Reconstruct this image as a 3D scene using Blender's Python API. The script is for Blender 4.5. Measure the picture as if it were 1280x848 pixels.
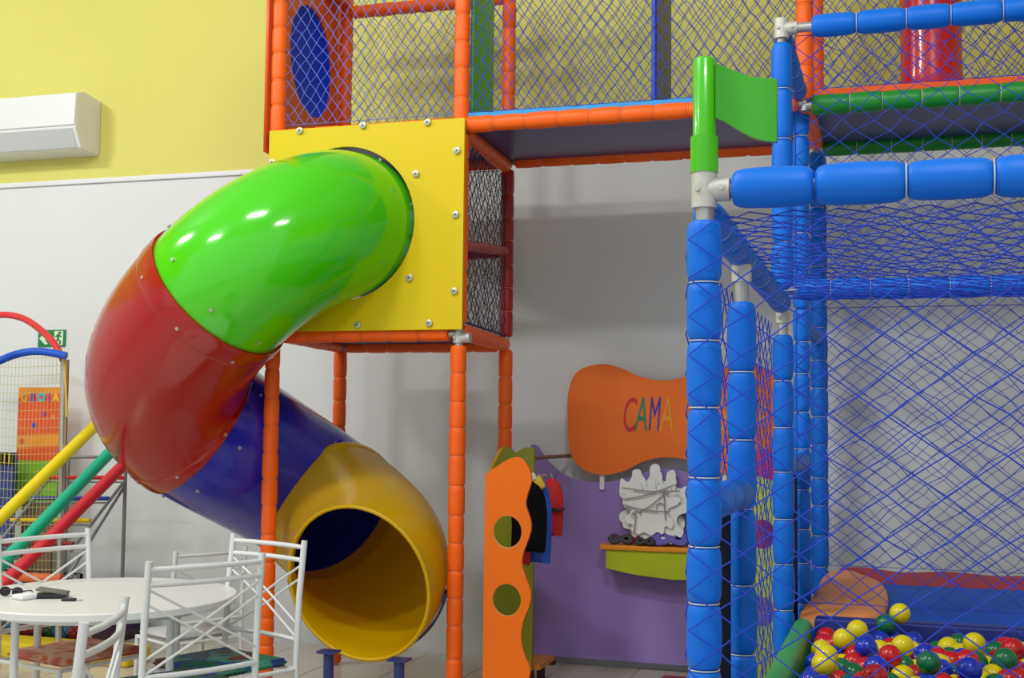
import bpy, bmesh, math, random
from mathutils import Vector, Matrix
for o in list(bpy.data.objects): bpy.data.objects.remove(o)
S = bpy.context.scene
COL = S.collection
rnd = random.Random(7)
R = math.radians

# ------------------------------------------------------------------ camera
YAW, PIT, ROL, FPX = R(17.465), R(3.808), R(0.602), 1549.0
F_ = Vector((-math.sin(YAW)*math.cos(PIT), math.cos(YAW)*math.cos(PIT), math.sin(PIT)))
R0 = Vector((math.cos(YAW), math.sin(YAW), 0)); U0 = R0.cross(F_)
R_ = math.cos(ROL)*R0 + math.sin(ROL)*U0; U_ = R_.cross(F_)
EYE = Vector((0, 0, 1.5))
cd_ = bpy.data.cameras.new('camera'); cam = bpy.data.objects.new('camera', cd_); COL.objects.link(cam)
cd_.sensor_width = 36; cd_.lens = 36*FPX/1280; cd_.clip_start = .02; cd_.clip_end = 100
cam.matrix_world = Matrix(((R_.x, U_.x, -F_.x, 0), (R_.y, U_.y, -F_.y, 0), (R_.z, U_.z, -F_.z, 1.5), (0, 0, 0, 1)))
S.camera = cam
# ------------------------------------------------------------------ light
S.view_settings.view_transform = 'Standard'; S.view_settings.look = 'None'
S.view_settings.gamma = 1; S.view_settings.exposure = 0.0
w = bpy.data.worlds.new('world'); S.world = w; w.use_nodes = True
w.node_tree.nodes['Background'].inputs[0].default_value = (.93, .97, 1, 1)
w.node_tree.nodes['Background'].inputs[1].default_value = 0.82
def area(name, loc, size, power, aim, col=(1, .985, .965)):
    l = bpy.data.lights.new(name, 'AREA'); l.shape = 'RECTANGLE'; l.size, l.size_y = size; l.energy = power; l.color = col
    o = bpy.data.objects.new(name, l); COL.objects.link(o); o.location = loc
    o.rotation_euler = (Vector(aim)-Vector(loc)).to_track_quat('-Z', 'Y').to_euler()
    return o
area('ceiling_lamp', (-7.2, 3.4, 5.4), (1.0, .22), 98, (-4.8, 7.0, 1.8))
area('ceiling_lamp', (-2.6, 2.2, 5.7), (1.0, .22), 85, (-2.6, 4.6, 1.0))
area('ceiling_lamp', (-5.2, 0.2, 5.7), (1.0, .22), 85, (-4.2, 5.0, 1.5))
area('ceiling_lamp', (0.6, 0.6, 5.7), (1.0, .22), 75, (-0.2, 3.4, 1.5))

# ------------------------------------------------------------------ helpers
def lin(c):
    return tuple(((v/255)/12.92 if v/255 <= .04045 else ((v/255+.055)/1.055)**2.4) for v in c)
MC = {}
def mat(name, rgb, rough=.5, spec=.5, metal=0, bump=0, bscale=30, mottle=0, coat=0, trans=0):
    if name in MC: return MC[name]
    m = bpy.data.materials.new(name); m.use_nodes = True; nt = m.node_tree; b = nt.nodes['Principled BSDF']
    c = lin(rgb); b.inputs['Base Color'].default_value = (*c, 1); b.inputs['Roughness'].default_value = rough
    b.inputs['Metallic'].default_value = metal; b.inputs['Specular IOR Level'].default_value = spec
    b.inputs['Coat Weight'].default_value = coat; b.inputs['Coat Roughness'].default_value = .05
    tc = nt.nodes.new('ShaderNodeTexCoord'); nz = nt.nodes.new('ShaderNodeTexNoise')
    nz.inputs['Scale'].default_value = bscale; nz.inputs['Detail'].default_value = 3
    nt.links.new(tc.outputs['Object'], nz.inputs['Vector'])
    if mottle:
        r = nt.nodes.new('ShaderNodeMix'); r.data_type = 'RGBA'
        r.inputs[6].default_value = (*[v*(1-mottle) for v in c], 1); r.inputs[7].default_value = (*[min(1, v*(1+mottle)) for v in c], 1)
        nt.links.new(nz.outputs['Fac'], r.inputs[0]); nt.links.new(r.outputs[2], b.inputs['Base Color'])
    if bump:
        bp = nt.nodes.new('ShaderNodeBump'); bp.inputs['Strength'].default_value = bump; bp.inputs['Distance'].default_value = .01
        nt.links.new(nz.outputs['Fac'], bp.inputs['Height']); nt.links.new(bp.outputs[0], b.inputs['Normal'])
    MC[name] = m
    return m
PORANGE = mat('orange_vinyl', (255, 104, 18), .42, .35, bump=.12, bscale=22)
PBLUE = mat('blue_vinyl', (0, 112, 226), .42, .3, bump=.12, bscale=22)
PGREEN = mat('green_vinyl', (14, 140, 46), .35, bump=.12, bscale=22)
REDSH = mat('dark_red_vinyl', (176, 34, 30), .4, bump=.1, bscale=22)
STEEL = mat('galvanised_steel', (190, 190, 186), .38, metal=.75, mottle=.1)
CASTING = mat('cast_clamp', (200, 200, 192), .5, metal=.35, bump=.2, bscale=60)
TIEW = mat('cable_tie_white', (200, 205, 205), .5)
TIEO = mat('cable_tie_orange', (255, 150, 100), .5)
NETB = mat('blue_cord', (22, 64, 200), .6)
NETV = mat('violet_cord', (96, 122, 224), .6)
NETD = mat('dark_cord', (92, 92, 156), .7)
NETK = mat('dark_violet_cord', (56, 50, 96), .7)
WHITE = mat('white_enamel', (222, 226, 226), .35, coat=.2)
NAVY = mat('navy_board', (28, 22, 96), .5, mottle=.1)
BLACK = mat('black_vinyl', (8, 8, 12), .7, .2)

WM = {}
def link(o, parent=None, M=None):
    COL.objects.link(o); M = M or Matrix.Identity(4)
    if parent is not None:
        o.parent = parent; o.matrix_local = WM[parent.name].inverted() @ M
    else: o.matrix_world = M
    WM[o.name] = M.copy()
    return o
def thing(name, label, cat, loc=(0, 0, 0), group=None, rz=0):
    o = bpy.data.objects.new(name, None); o.empty_display_size = .1
    link(o, None, Matrix.Translation(Vector(loc)) @ Matrix.Rotation(rz, 4, 'Z'))
    o['label'] = label; o['category'] = cat
    if group: o['group'] = group
    return o
def tag(o, label, cat, group=None):
    o['label'] = label; o['category'] = cat
    if group: o['group'] = group
    return o
def mobj(name, me, m, parent=None, M=None, label=None, kind=None):
    if m is not None and not me.materials: me.materials.append(m)
    o = bpy.data.objects.new(name, me); link(o, parent, M)
    if label: o['label'] = label
    if kind: o['kind'] = kind
    return o
def mesh(name, vs, fs, smooth=False):
    me = bpy.data.meshes.new(name); me.from_pydata([tuple(v) for v in vs], [], fs); me.update()
    if smooth: me.polygons.foreach_set('use_smooth', [True]*len(me.polygons))
    return me
class G:
    def __init__(s): s.v = []; s.f = []
    def box(s, a, b, M=None):
        x0, y0, z0 = a; x1, y1, z1 = b; n = len(s.v)
        p = [Vector(q) for q in ((x0,y0,z0),(x1,y0,z0),(x1,y1,z0),(x0,y1,z0),(x0,y0,z1),(x1,y0,z1),(x1,y1,z1),(x0,y1,z1))]
        s.v += [M @ q if M else q for q in p]
        s.f += [tuple(n+i for i in f) for f in ((0,3,2,1),(4,5,6,7),(0,1,5,4),(1,2,6,5),(2,3,7,6),(3,0,4,7))]
        return s
    def tube(s, pts, r, n=12, cap=True, closed=False):
        pts = [Vector(p) for p in pts]; k0 = len(s.v); N = len(pts)
        rs = r if isinstance(r, (list, tuple)) else [r]*N
        T = []
        for i in range(N):
            a = pts[(i-1) % N] if (closed or i > 0) else pts[i]; b = pts[(i+1) % N] if (closed or i < N-1) else pts[i]
            T.append((b-a).normalized())
        ref = Vector((0, 0, 1)) if abs(T[0].z) < .9 else Vector((1, 0, 0))
        u = T[0].cross(ref).normalized()
        for i in range(N):
            u = (u - T[i]*u.dot(T[i])).normalized(); v = T[i].cross(u)
            for k in range(n):
                a = 2*math.pi*k/n; s.v.append(pts[i]+rs[i]*(math.cos(a)*u+math.sin(a)*v))
        for i in range(N if closed else N-1):
            j = (i+1) % N
            for k in range(n):
                l = (k+1) % n; s.f.append((k0+i*n+k, k0+i*n+l, k0+j*n+l, k0+j*n+k))
        if cap and not closed:
            s.f.append(tuple(k0+k for k in reversed(range(n)))); s.f.append(tuple(k0+(N-1)*n+k for k in range(n)))
        return s
    def mesh(s, name='m', smooth=False, angle=None):
        me = mesh(name, s.v, s.f, smooth)
        bm = bmesh.new(); bm.from_mesh(me); bmesh.ops.recalc_face_normals(bm, faces=bm.faces)
        if angle:
            for e in bm.edges:
                if len(e.link_faces) == 2 and e.calc_face_angle(0) > R(angle): e.smooth = False
        bm.to_mesh(me); bm.free()
        return me
def tubeobj(name, pts, r, m, parent=None, n=12, label=None):
    return mobj(name, G().tube(pts, r, n).mesh(name, True, 50), m, parent, label=label)
def boxobj(name, a, b, m, parent=None, bevel=0, M=None, label=None, kind=None):
    me = G().box(a, b).mesh(name)
    if bevel:
        bm = bmesh.new(); bm.from_mesh(me); bmesh.ops.bevel(bm, geom=bm.edges[:], offset=bevel, segments=3, affect='EDGES', profile=.5)
        for f in bm.faces: f.smooth = True
        bm.to_mesh(me); bm.free()
        me.polygons.foreach_set('use_smooth', [True]*len(me.polygons))
    return mobj(name, me, m, parent, M, label, kind)
def basis(o, x, y):
    x = Vector(x).normalized(); y = Vector(y).normalized(); z = x.cross(y)
    return Matrix(((x.x, y.x, z.x, o[0]), (x.y, y.y, z.y, o[1]), (x.z, y.z, z.z, o[2]), (0, 0, 0, 1)))
def at(px, py, Y):           # a point of the photograph on the plane y = Y
    d = F_ + R_*((px-640)/FPX) + U_*((424-py)/FPX)
    return EYE + d*(Y/d.y)
def atx(px, py, X):
    d = F_ + R_*((px-640)/FPX) + U_*((424-py)/FPX)
    return EYE + d*(X/d.x)
def atz(px, py, Z):
    d = F_ + R_*((px-640)/FPX) + U_*((424-py)/FPX)
    return EYE + d*((Z-1.5)/d.z)
def spline(pts, n=8, closed=False):
    P = [Vector(p) for p in pts]; out = []; N = len(P)
    for i in range(N if closed else N-1):
        g = (lambda k: P[k % N]) if closed else (lambda k: P[max(0, min(N-1, k))])
        a, b, c, d = g(i-1), g(i), g(i+1), g(i+2)
        for k in range(n):
            t = k/n
            out.append(.5*((2*b)+(c-a)*t+(2*a-5*b+4*c-d)*t*t+(3*b-a-3*c+d)*t**3))
    if not closed: out.append(P[-1])
    return out
def curve_mesh(loops, thick, bev=0):
    c = bpy.data.curves.new('tmp', 'CURVE'); c.dimensions = '2D'; c.fill_mode = 'BOTH'; c.extrude = thick/2
    c.bevel_depth = bev; c.bevel_resolution = 1
    for lp in loops:
        s = c.splines.new('POLY'); s.points.add(len(lp)-1); s.use_cyclic_u = True
        for p, q in zip(s.points, lp): p.co = (q[0], q[1], 0, 1)
    o = bpy.data.objects.new('tmp', c); COL.objects.link(o)
    bpy.context.view_layer.update()
    me = bpy.data.meshes.new_from_object(o.evaluated_get(bpy.context.evaluated_depsgraph_get()))
    bpy.data.objects.remove(o); bpy.data.curves.remove(c)
    return me
def text_mesh(txt, size, depth=.002, shear=0, spacing=1, offset=0):
    c = bpy.data.curves.new('tmp', 'FONT'); c.body = txt; c.size = size; c.extrude = depth; c.shear = shear
    c.align_x = 'CENTER'; c.align_y = 'CENTER'; c.space_character = spacing; c.offset = offset
    o = bpy.data.objects.new('tmp', c); COL.objects.link(o); bpy.context.view_layer.update()
    me = bpy.data.meshes.new_from_object(o.evaluated_get(bpy.context.evaluated_depsgraph_get()))
    bpy.data.objects.remove(o); bpy.data.curves.remove(c)
    return me
def circ(cx, cy, rx, ry=None, n=40):
    ry = ry or rx
    return [(cx+rx*math.cos(2*math.pi*k/n), cy+ry*math.sin(2*math.pi*k/n)) for k in range(n)]
def rect(x0, y0, x1, y1): return [(x0, y0), (x1, y0), (x1, y1), (x0, y1)]
def face_Y(Y): return basis((0, Y, 0), (1, 0, 0), (0, 0, 1))      # local (x,y) -> world (x, Y, z)
def face_X(X): return basis((X, 0, 0), (0, 1, 0), (0, 0, 1))      # local (x,y) -> world (X, y, z)
def plate(name, loops, thick, M, m, parent=None, label=None, bev=0, kind=None):
    return mobj(name, curve_mesh(loops, thick, bev), m, parent, M, label, kind)

# foam padded bars: pipe > foam_pad, cable_tie
_pads = {}
def pad_mesh(m, flat=0):
    key = (m.name, flat)
    if key not in _pads:
        prof = [(0, .62), (.008, .70), (.03, .83), (.075, .92), (.15, .98), (.28, 1.0), (.5, 1.02), (.72, 1.0), (.85, .98), (.925, .92), (.97, .83), (.992, .70), (1, .62)] if m.name == 'blue_vinyl' else [(0, .76), (.012, .84), (.04, .93), (.10, .985), (.25, 1.0), (.5, 1.01), (.75, 1.0), (.90, .985), (.96, .93), (.988, .84), (1, .76)]
        g = G(); n = 20
        for z, r in prof:
            for k in range(n):
                a = 2*math.pi*k/n; g.v.append(Vector((r*math.cos(a), r*math.sin(a), z)))
        for i in range(len(prof)-1):
            for k in range(n):
                l = (k+1) % n; g.f.append((i*n+k, i*n+l, (i+1)*n+l, (i+1)*n+k))
        g.f.append(tuple(reversed(range(n)))); g.f.append(tuple((len(prof)-1)*n+k for k in range(n)))
        me = g.mesh('foam_pad', True, 60); me.materials.append(m); _pads[key] = me
    return _pads[key]
_tie = {}
def tie_mesh(m):
    if m.name not in _tie:
        me = G().tube([(math.cos(2*math.pi*k/16), math.sin(2*math.pi*k/16), 0) for k in range(16)], .05, 5, closed=True).mesh('cable_tie', True)
        me.materials.append(m); _tie[m.name] = me
    return _tie[m.name]
def padded(name, A, B, root, m, tie, r=.041, seg=.15, pipe=None, start=0, end=None, irr=.12, label=None, extra=0):
    A = Vector(A); B = Vector(B); L = (B-A).length; d = (B-A)/L
    bar = tubeobj(name, [A-d*extra, B+d*extra], .0205, STEEL, root, 12, label)
    up = Vector((0, 0, 1)) if abs(d.z) < .9 else Vector((0, 1, 0))
    x = d.cross(up).normalized(); y = d.cross(x)
    z = start; end = L if end is None else end
    n = max(1, round((end-start)/seg)); ws = [1+rnd.uniform(-irr, irr) for _ in range(n)]; k = (end-start)/sum(ws)
    for i, w_ in enumerate(ws):
        l = w_*k; rr = r*(1+rnd.uniform(-.04, .04)); p = A+d*z
        M = Matrix(((x.x*rr, y.x*rr, d.x*l, p.x), (x.y*rr, y.y*rr, d.y*l, p.y), (x.z*rr, y.z*rr, d.z*l, p.z), (0, 0, 0, 1)))
        mobj('foam_pad', pad_mesh(m), None, bar, M)
        z += l
        if i < n-1:
            p = A+d*z; t = r*.86
            M = Matrix(((x.x*t, y.x*t, d.x*t, p.x), (x.y*t, y.y*t, d.y*t, p.y), (x.z*t, y.z*t, d.z*t, p.z), (0, 0, 0, 1)))
            mobj('cable_tie', tie_mesh(tie), None, bar, M)
    return bar
def clamp(P, root, dirs=('z', 'x'), r=.029, h=.075):
    g = G(); P = Vector(P)
    V = {'x': Vector((1, 0, 0)), '-x': Vector((-1, 0, 0)), 'y': Vector((0, 1, 0)), '-y': Vector((0, -1, 0))}
    g.tube([P-Vector((0, 0, h/2)), P+Vector((0, 0, h/2))], r, 16)
    for q in dirs:
        if q in V: g.tube([P, P+V[q]*.062], r*.92, 16); g.tube([P+V[q]*.045-Vector((0, r*1.15, 0)), P+V[q]*.045+Vector((0, r*.2, 0))], .007, 8)
    g.tube([P-Vector((.012, r*1.2, 0)), P+Vector((-.012, 0, 0))], .007, 8)
    return mobj('clamp', g.mesh('clamp', True, 40), CASTING, root)
def net(name, O, U, V, w, h, cw, ch, r, m, root, jit=.1, sag=0, label=None, edge=True):
    O = Vector(O); U = Vector(U).normalized(); V = Vector(V).normalized(); N = U.cross(V)
    nx = int(w/(cw/2)); ny = int(h/(ch/2)); du = w/nx; dv = h/ny; P = {}
    for i in range(nx+1):
        for j in range(ny+1):
            if (i+j) % 2: continue
            b = 0 if i in (0, nx) or j in (0, ny) else 1
            s_ = math.sin(math.pi*i/nx)*math.sin(math.pi*j/ny)
            P[i, j] = O+U*(i*du+b*rnd.uniform(-jit, jit)*cw)+V*(j*dv+b*rnd.uniform(-jit, jit)*ch)+N*(b*(rnd.uniform(-.004, .004)+sag*s_))
    vs = []; fs = []
    def seg(a, b):
        d = (b-a).normalized(); u = d.cross(N).normalized(); v = d.cross(u); k = len(vs)
        for p in (a, b):
            for q in range(4):
                an = math.pi/2*q; vs.append(p+r*(math.cos(an)*u+math.sin(an)*v))
        for q in range(4):
            l = (q+1) % 4; fs.append((k+q, k+l, k+4+l, k+4+q))
    for (i, j), p in P.items():
        for dj in (1, -1):
            if (i+1, j+dj) in P: seg(p, P[i+1, j+dj])
    a, b, c, d = O, O+U*w, O+U*w+V*h, O+V*h
    for p, q in ((a, b), (b, c), (c, d), (d, a)) if edge else (): seg(p, q)
    return mobj(name, mesh('net', vs, fs, True), m, root, label=label, kind='stuff')

# ------------------------------------------------------------------ setting
W = 7.61
def wall_mat():
    m = bpy.data.materials.new('painted_wall'); m.use_nodes = True; nt = m.node_tree; b = nt.nodes['Principled BSDF']
    g = nt.nodes.new('ShaderNodeNewGeometry'); s = nt.nodes.new('ShaderNodeSeparateXYZ'); nt.links.new(g.outputs['Position'], s.inputs[0])
    gt = nt.nodes.new('ShaderNodeMath'); gt.operation = 'GREATER_THAN'; gt.inputs[1].default_value = 3.22; nt.links.new(s.outputs[2], gt.inputs[0])
    nz = nt.nodes.new('ShaderNodeTexNoise'); nz.inputs['Scale'].default_value = 1.3; nt.links.new(g.outputs['Position'], nz.inputs['Vector'])
    mx = nt.nodes.new('ShaderNodeMix'); mx.data_type = 'RGBA'; nt.links.new(gt.outputs[0], mx.inputs[0])
    mx.inputs[6].default_value = (*lin((226, 232, 233)), 1); mx.inputs[7].default_value = (*lin((220, 217, 116)), 1)
    m2 = nt.nodes.new('ShaderNodeMix'); m2.data_type = 'RGBA'; m2.blend_type = 'MULTIPLY'; m2.inputs[0].default_value = .12
    nt.links.new(mx.outputs[2], m2.inputs[6]); nt.links.new(nz.outputs['Fac'], m2.inputs[7])
    nt.links.new(m2.outputs[2], b.inputs['Base Color']); b.inputs['Roughness'].default_value = .75
    n2 = nt.nodes.new('ShaderNodeTexNoise'); n2.inputs['Scale'].default_value = 60; nt.links.new(g.outputs['Position'], n2.inputs['Vector'])
    bp = nt.nodes.new('ShaderNodeBump'); bp.inputs['Strength'].default_value = .08; nt.links.new(n2.outputs['Fac'], bp.inputs['Height']); nt.links.new(bp.outputs[0], b.inputs['Normal'])
    return m
WALL = wall_mat()
boxobj('wall_back', (-9, W, -.05), (4.6, W+.15, 6.0), WALL, kind='structure')
boxobj('wall_left', (-9.15, -2, -.05), (-9, W, 6.0), WALL, kind='structure')
boxobj('wall_right', (4.6, -2, -.05), (4.75, W, 6.0), WALL, kind='structure')
boxobj('ceiling', (-9.15, -2, 6.0), (4.75, W+.15, 6.1), mat('ceiling_paint', (225, 225, 225), .8), kind='structure')
boxobj('trim_1', (-9, W-.02, 3.20), (4.6, W, 3.235), mat('white_trim', (228, 230, 234), .5), kind='structure', bevel=.004)
GROUT = mat('grout', (150, 145, 138), .8, bump=.1)
fl = boxobj('floor', (-9, -2, -.06), (4.6, W, -.006), GROUT, kind='structure')
TILE = mat('ceramic_tile', (208, 200, 190), .22, mottle=.06, bscale=4)
ts = .46
tg = G().box((0, 0, 0), (ts-.006, ts-.006, .006)).mesh('tile'); tg.materials.append(TILE)
i0 = 0
rest = G()
for i in range(29):
    for j in range(20):
        x = -8.9+i*ts; y = -1.6+j*ts
        if y+ts > W: continue
        if -6.6 < x < -.9 and y > 3.6: mobj('tile', tg, None, fl, Matrix.Translation((x, y, -.006+rnd.uniform(-.0004, .0004))))
        elif x < 4.1: rest.box((x, y, -.006), (x+ts-.006, y+ts-.006, 0))
mobj('far_tiles', rest.mesh('tiles'), TILE, fl, kind='stuff')

# ------------------------------------------------------------------ orange play tower
YF, YB = 5.90, 7.05
pFL, pFR, pRL, pRR = at(341, 440, YF), at(573, 440, YF), at(425, 470, YB), at(632, 450, YB)
pML, pMR = at(1005, 10, YF), at(1020, 10, YB)
FL, FR, RL, RR, ML, MR = [(p.x, p.y) for p in (pFL, pFR, pRL, pRR, pML, pMR)]
zb = 1.955; zp = at(700, 148.5, YF).z; zpr = at(750, 196.5, YB).z; ztop = 4.35
tower = thing('play_tower', 'orange padded play tower with raised decks, nets and a yellow slide panel', 'play structure', (FR[0], FR[1], 0))
def post(q, z0, z1, start, end, seg=.145, m=PORANGE, tie=TIEO, root=None, r=.041, name='post'):
    return padded(name, (q[0], q[1], z0), (q[0], q[1], z1), root or tower, m, tie, r, seg, start=start, end=end)
def V3(q, z): return Vector((q[0], q[1], z))
# lower and upper runs of the padding; the pipe shows at the deck joint
post(FR, 0, zb-.02, .01, zb-.075); post(FL, 0, zb-.02, .01, zb-.05)
post(RR, 0, zb-.0, .01, zb-.03); post(RL, 0, zb, .01, zb-.03)
post(FR, zb-.02, zp-.04, .06, zp-zb-.03); post(FL, zb-.02, zp-.04, .06, zp-zb-.03)
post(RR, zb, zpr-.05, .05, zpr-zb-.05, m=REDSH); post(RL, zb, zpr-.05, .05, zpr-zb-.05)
for q, z in ((FR, zp), (FL, zp), (RR, zpr), (RL, zpr), (ML, zp), (MR, zpr)):
    post(q, z-.04, ztop, .05, ztop-z+.02)
def beam(A, B, m=PORANGE, tie=TIEO, root=None, r=.041, seg=.15, gap=.05, gap2=None, label=None, name='beam'):
    L = (Vector(B)-Vector(A)).length
    return padded(name, A, B, root or tower, m, tie, r, seg, start=gap, end=L-(gap if gap2 is None else gap2), label=label)
# tower floor ring
beam(V3(FL, zb-.012), V3(FR, zb-.012)); beam(V3(RL, zb), V3(RR, zb)); beam(V3(FL, zb), V3(RL, zb)); beam(V3(FR, zb), V3(RR, zb), seg=.11)
# ring at the upper deck
beam(V3(FL, zp), V3(FR, zp)); beam(V3(FL, zp), V3(RL, zpr)); beam(V3(FR, zp-.03), V3(RR, zpr-.03)); beam(V3(RL, zpr), V3(RR, zpr))
beam(V3(RL, at(500, 10, YB).z), V3(RR, at(500, 10, YB).z), gap=.04)
beam(V3(FL, ztop), V3(FR, ztop)); beam(V3(FL, at(430, 6, YB).z), V3(RL, at(430, 6, YB).z))
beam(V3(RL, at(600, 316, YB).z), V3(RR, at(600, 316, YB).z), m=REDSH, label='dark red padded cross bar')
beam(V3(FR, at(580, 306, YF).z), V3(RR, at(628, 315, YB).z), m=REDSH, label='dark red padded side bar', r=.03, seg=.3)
# long bridge beams
beam(V3(FR, zp), V3(ML, zp), gap=.03, seg=.17); beam(V3(RR, zpr), V3(MR, zpr), gap=.05, seg=.17)
XE = 1.75
beam(V3(ML, zp-.015), Vector((XE, YF, zp-.015)), PGREEN, TIEW, r=.047, seg=.165, gap=.035, label='green padded beam')
beam(V3(MR, zpr-.02), Vector((XE, YB, zpr-.02)), PGREEN, TIEW, r=.047, seg=.165, gap=.035, label='green padded beam')
beam(V3(ML, zp), V3(MR, zpr))
post((XE+.03, YF), 0, ztop, .02, ztop); post((XE+.03, YB), 0, ztop, .02, ztop)
def slab(name, pts, m, thick, root, label=None):
    n = len(pts); vs = [Vector(p) for p in pts]+[Vector(p)-Vector((0, 0, thick)) for p in pts]
    g = G(); g.v = vs; g.f = [tuple(range(n)), tuple(reversed(range(n, 2*n)))]+[(i, (i+1) % n, n+(i+1) % n, n+i) for i in range(n)]
    return mobj(name, g.mesh(name), m, root, label=label)
NAVY2 = mat('navy_deck', (62, 60, 118), .35, mottle=.15, bscale=3)
slab('deck', [V3(FL, zb+.03), V3(FR, zb+.03), V3(RR, zb+.03), V3(RL, zb+.03)], NAVY, .018, tower)
slab('deck', [V3(FL, zp+.03), V3(FR, zp+.03), V3(RR, zpr+.03), V3(RL, zpr+.03)], NAVY2, .018, tower)
slab('deck', [Vector((FR[0]+.02, YF+.03, zp+.03)), Vector((ML[0], YF+.03, zp+.03)), Vector((MR[0], YB-.03, zpr+.03)), Vector((RR[0]+.02, YB-.03, zpr+.03))], NAVY2, .03, tower, 'dark navy deck board')
slab('deck', [Vector((ML[0]+.02, YF+.03, zp+.03)), Vector((XE, YF+.03, zp+.03)), Vector((XE, YB-.03, zpr+.03)), Vector((MR[0]+.02, YB-.03, zpr+.03))], NAVY2, .03, tower, 'dark navy deck board')
LBLUE = mat('light_blue_vinyl', (60, 170, 240), .35, bump=.6, bscale=25)
OMAT = mat('orange_mat', (255, 96, 30), .4, bump=.2, bscale=12)
def matobj(x0, x1, m, zo, label):
    g = G(); n = 26
    for i in range(n+1):
        x = x0+(x1-x0)*i/n; wv = .003*math.sin(i*2.3)+.002*math.sin(i*5.1)
        for y, z in ((YF-.005, zp+.028), (YF-.012+wv, zp+zo+wv), (YF+.06, zp+zo+.006), (YB-.1, zpr+zo), (YB-.1, zpr+.028)): g.v.append(Vector((x, y, z)))
    for i in range(n):
        for k in range(5): g.f.append((i*5+k, i*5+(k+1) % 5, (i+1)*5+(k+1) % 5, (i+1)*5+k))
    g.f.append((0, 1, 2, 3, 4)); g.f.append(tuple(n*5+k for k in reversed(range(5))))
    return mobj('deck_mat', g.mesh('mat', True, 50), m, tower, label=label)
matobj(FR[0]+.04, ML[0]-.03, LBLUE, .058, 'light blue deck mat'); matobj(ML[0]+.06, XE-.05, OMAT, .056, 'orange deck mat')

# yellow slide panel with its round hole
A0 = at(440, 284, 5.96)
x0, x1 = at(338, 162, 5.845).x, at(579.5, 300, 5.845).x
z1 = at(579, 148, 5.845).z; z0 = at(577, 412, 5.845).z
YEL = mat('yellow_panel', (224, 196, 0), .38, .3)
pan = plate('slide_panel', [rect(x0, z0, x1, z1), circ(A0.x, A0.z, .405, n=64)[::-1]], .018, face_Y(5.845), YEL, tower, 'yellow square panel the slide starts from')
bm_ = G().tube([(0, 0, 0), (0, -.008, 0), (0, -.011, 0)], [.018, .018, .010], 14).mesh('bolt', True, 40); bm_.materials.append(mat('zinc_washer', (190, 195, 175), .35, metal=.4))
bm2 = mat('bolt_head', (120, 120, 110), .35, metal=.7)
for px, py in ((375, 163.5), (454, 157), (534.5, 153), (571.5, 188.5), (520, 217.5), (569.5, 268.5), (512, 347.5), (568, 364), (536.5, 404), (447, 406.5), (341, 203)):
    p = at(px, py, 5.832); mobj('bolt', bm_, None, pan, Matrix.Translation(p))
    mobj('bolt_head', G().tube([(0, 0, 0), (0, -.014, 0)], .0065, 6).mesh('h'), bm2, pan, Matrix.Translation(p))
# side panel with round blue bubble, dividers
sd = (V3(RL, 0)-V3(FL, 0)).normalized(); sn = Vector((sd.y, -sd.x, 0)); so_ = V3(FL, 0)-sn*.058
def ats(px, py):           # a point of the photograph on the side panel's plane
    d = F_ + R_*((px-640)/FPX) + U_*((424-py)/FPX)
    return EYE+d*((so_-EYE).dot(sn)/d.dot(sn))
c1, c2 = ats(361, 78), ats(414, 78); u1, u2 = (c1-so_).dot(sd), (c2-so_).dot(sd)
cy, cz, rr = (u1+u2)/2, (c1.z+c2.z)/2, (u2-u1)/2
SPM = basis(so_, sd, (0, 0, 1))
side = plate('side_panel', [rect(-.04, 2.93, (V3(RL, 0)-V3(FL, 0)).length+.05, ztop), circ(cy, cz, rr, .325, n=48)[::-1]], .014, SPM, mat('orange_panel', (245, 92, 26), .4), tower, 'orange side panel with an oval opening')
g = G(); n = 32
for k in range(5):
    q = k/4*math.pi/2
    for i in range(n):
        a = 2*math.pi*i/n; g.v.append(Vector((cy+rr*1.02*math.cos(q)*math.cos(a), cz+.332*math.cos(q)*math.sin(a), -.06*math.sin(q))))
for k in range(4):
    for i in range(n): j = (i+1) % n; g.f.append((k*n+i, k*n+j, (k+1)*n+j, (k+1)*n+i))
mobj('window_bubble', g.mesh('b', True), mat('blue_plastic', (6, 66, 255), .6, .2), side, SPM, 'round blue plastic bubble')
dg = atx(616.5, 60, FR[0]+.045).y
boxobj('divider_panel', (FR[0]+.034, YF+.03, zp+.03), (FR[0]+.05, dg, ztop), mat('green_board', (84, 170, 50), .4), tower, .003, label='green divider board')
db = at(817, 60, YF+.05); dby = atx(836, 60, db.x).y
boxobj('divider_panel', (db.x, YF+.05, zp+.05), (db.x+.014, dby, ztop), mat('grey_board', (118, 120, 96), .5), tower, .003, label='grey divider board')
tubeobj('divider_edge', [(db.x+.004, YF+.045, zp+.05), (db.x+.004, YF+.045, ztop)], .014, mat('royal_blue_edge', (16, 60, 190), .35), tower, label='blue padded edge strip')
# nets of the tower
tn = .0019
net('net', (FL[0]+.03, YF, zp+.06), (1, 0, 0), (0, 0, 1), FR[0]-FL[0]-.06, 1.15, .062, .088, tn, NETV, tower)
net('net', (FR[0]+.05, YF-.01, zp+.06), (1, 0, 0), (0, 0, 1), ML[0]-FR[0]-.08, 1.15, .062, .088, tn, NETB, tower)
net('net', (ML[0]+.04, YF-.01, zp+.06), (1, 0, 0), (0, 0, 1), XE-ML[0]-.08, 1.15, .065, .08, tn, NETB, tower)
net('net', (RL[0]+.03, YB, zpr+.05), (1, 0, 0), (0, 0, 1), XE-RL[0]-.08, 1.15, .065, .088, tn, NETD, tower)
net('net', (RL[0]+.03, YB, zb+.05), (1, 0, 0), (0, 0, 1), RR[0]-RL[0]-.06, zpr-zb-.1, .055, .085, tn, NETK, tower)
d = V3(RR, 0)-V3(FR, 0)
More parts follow.
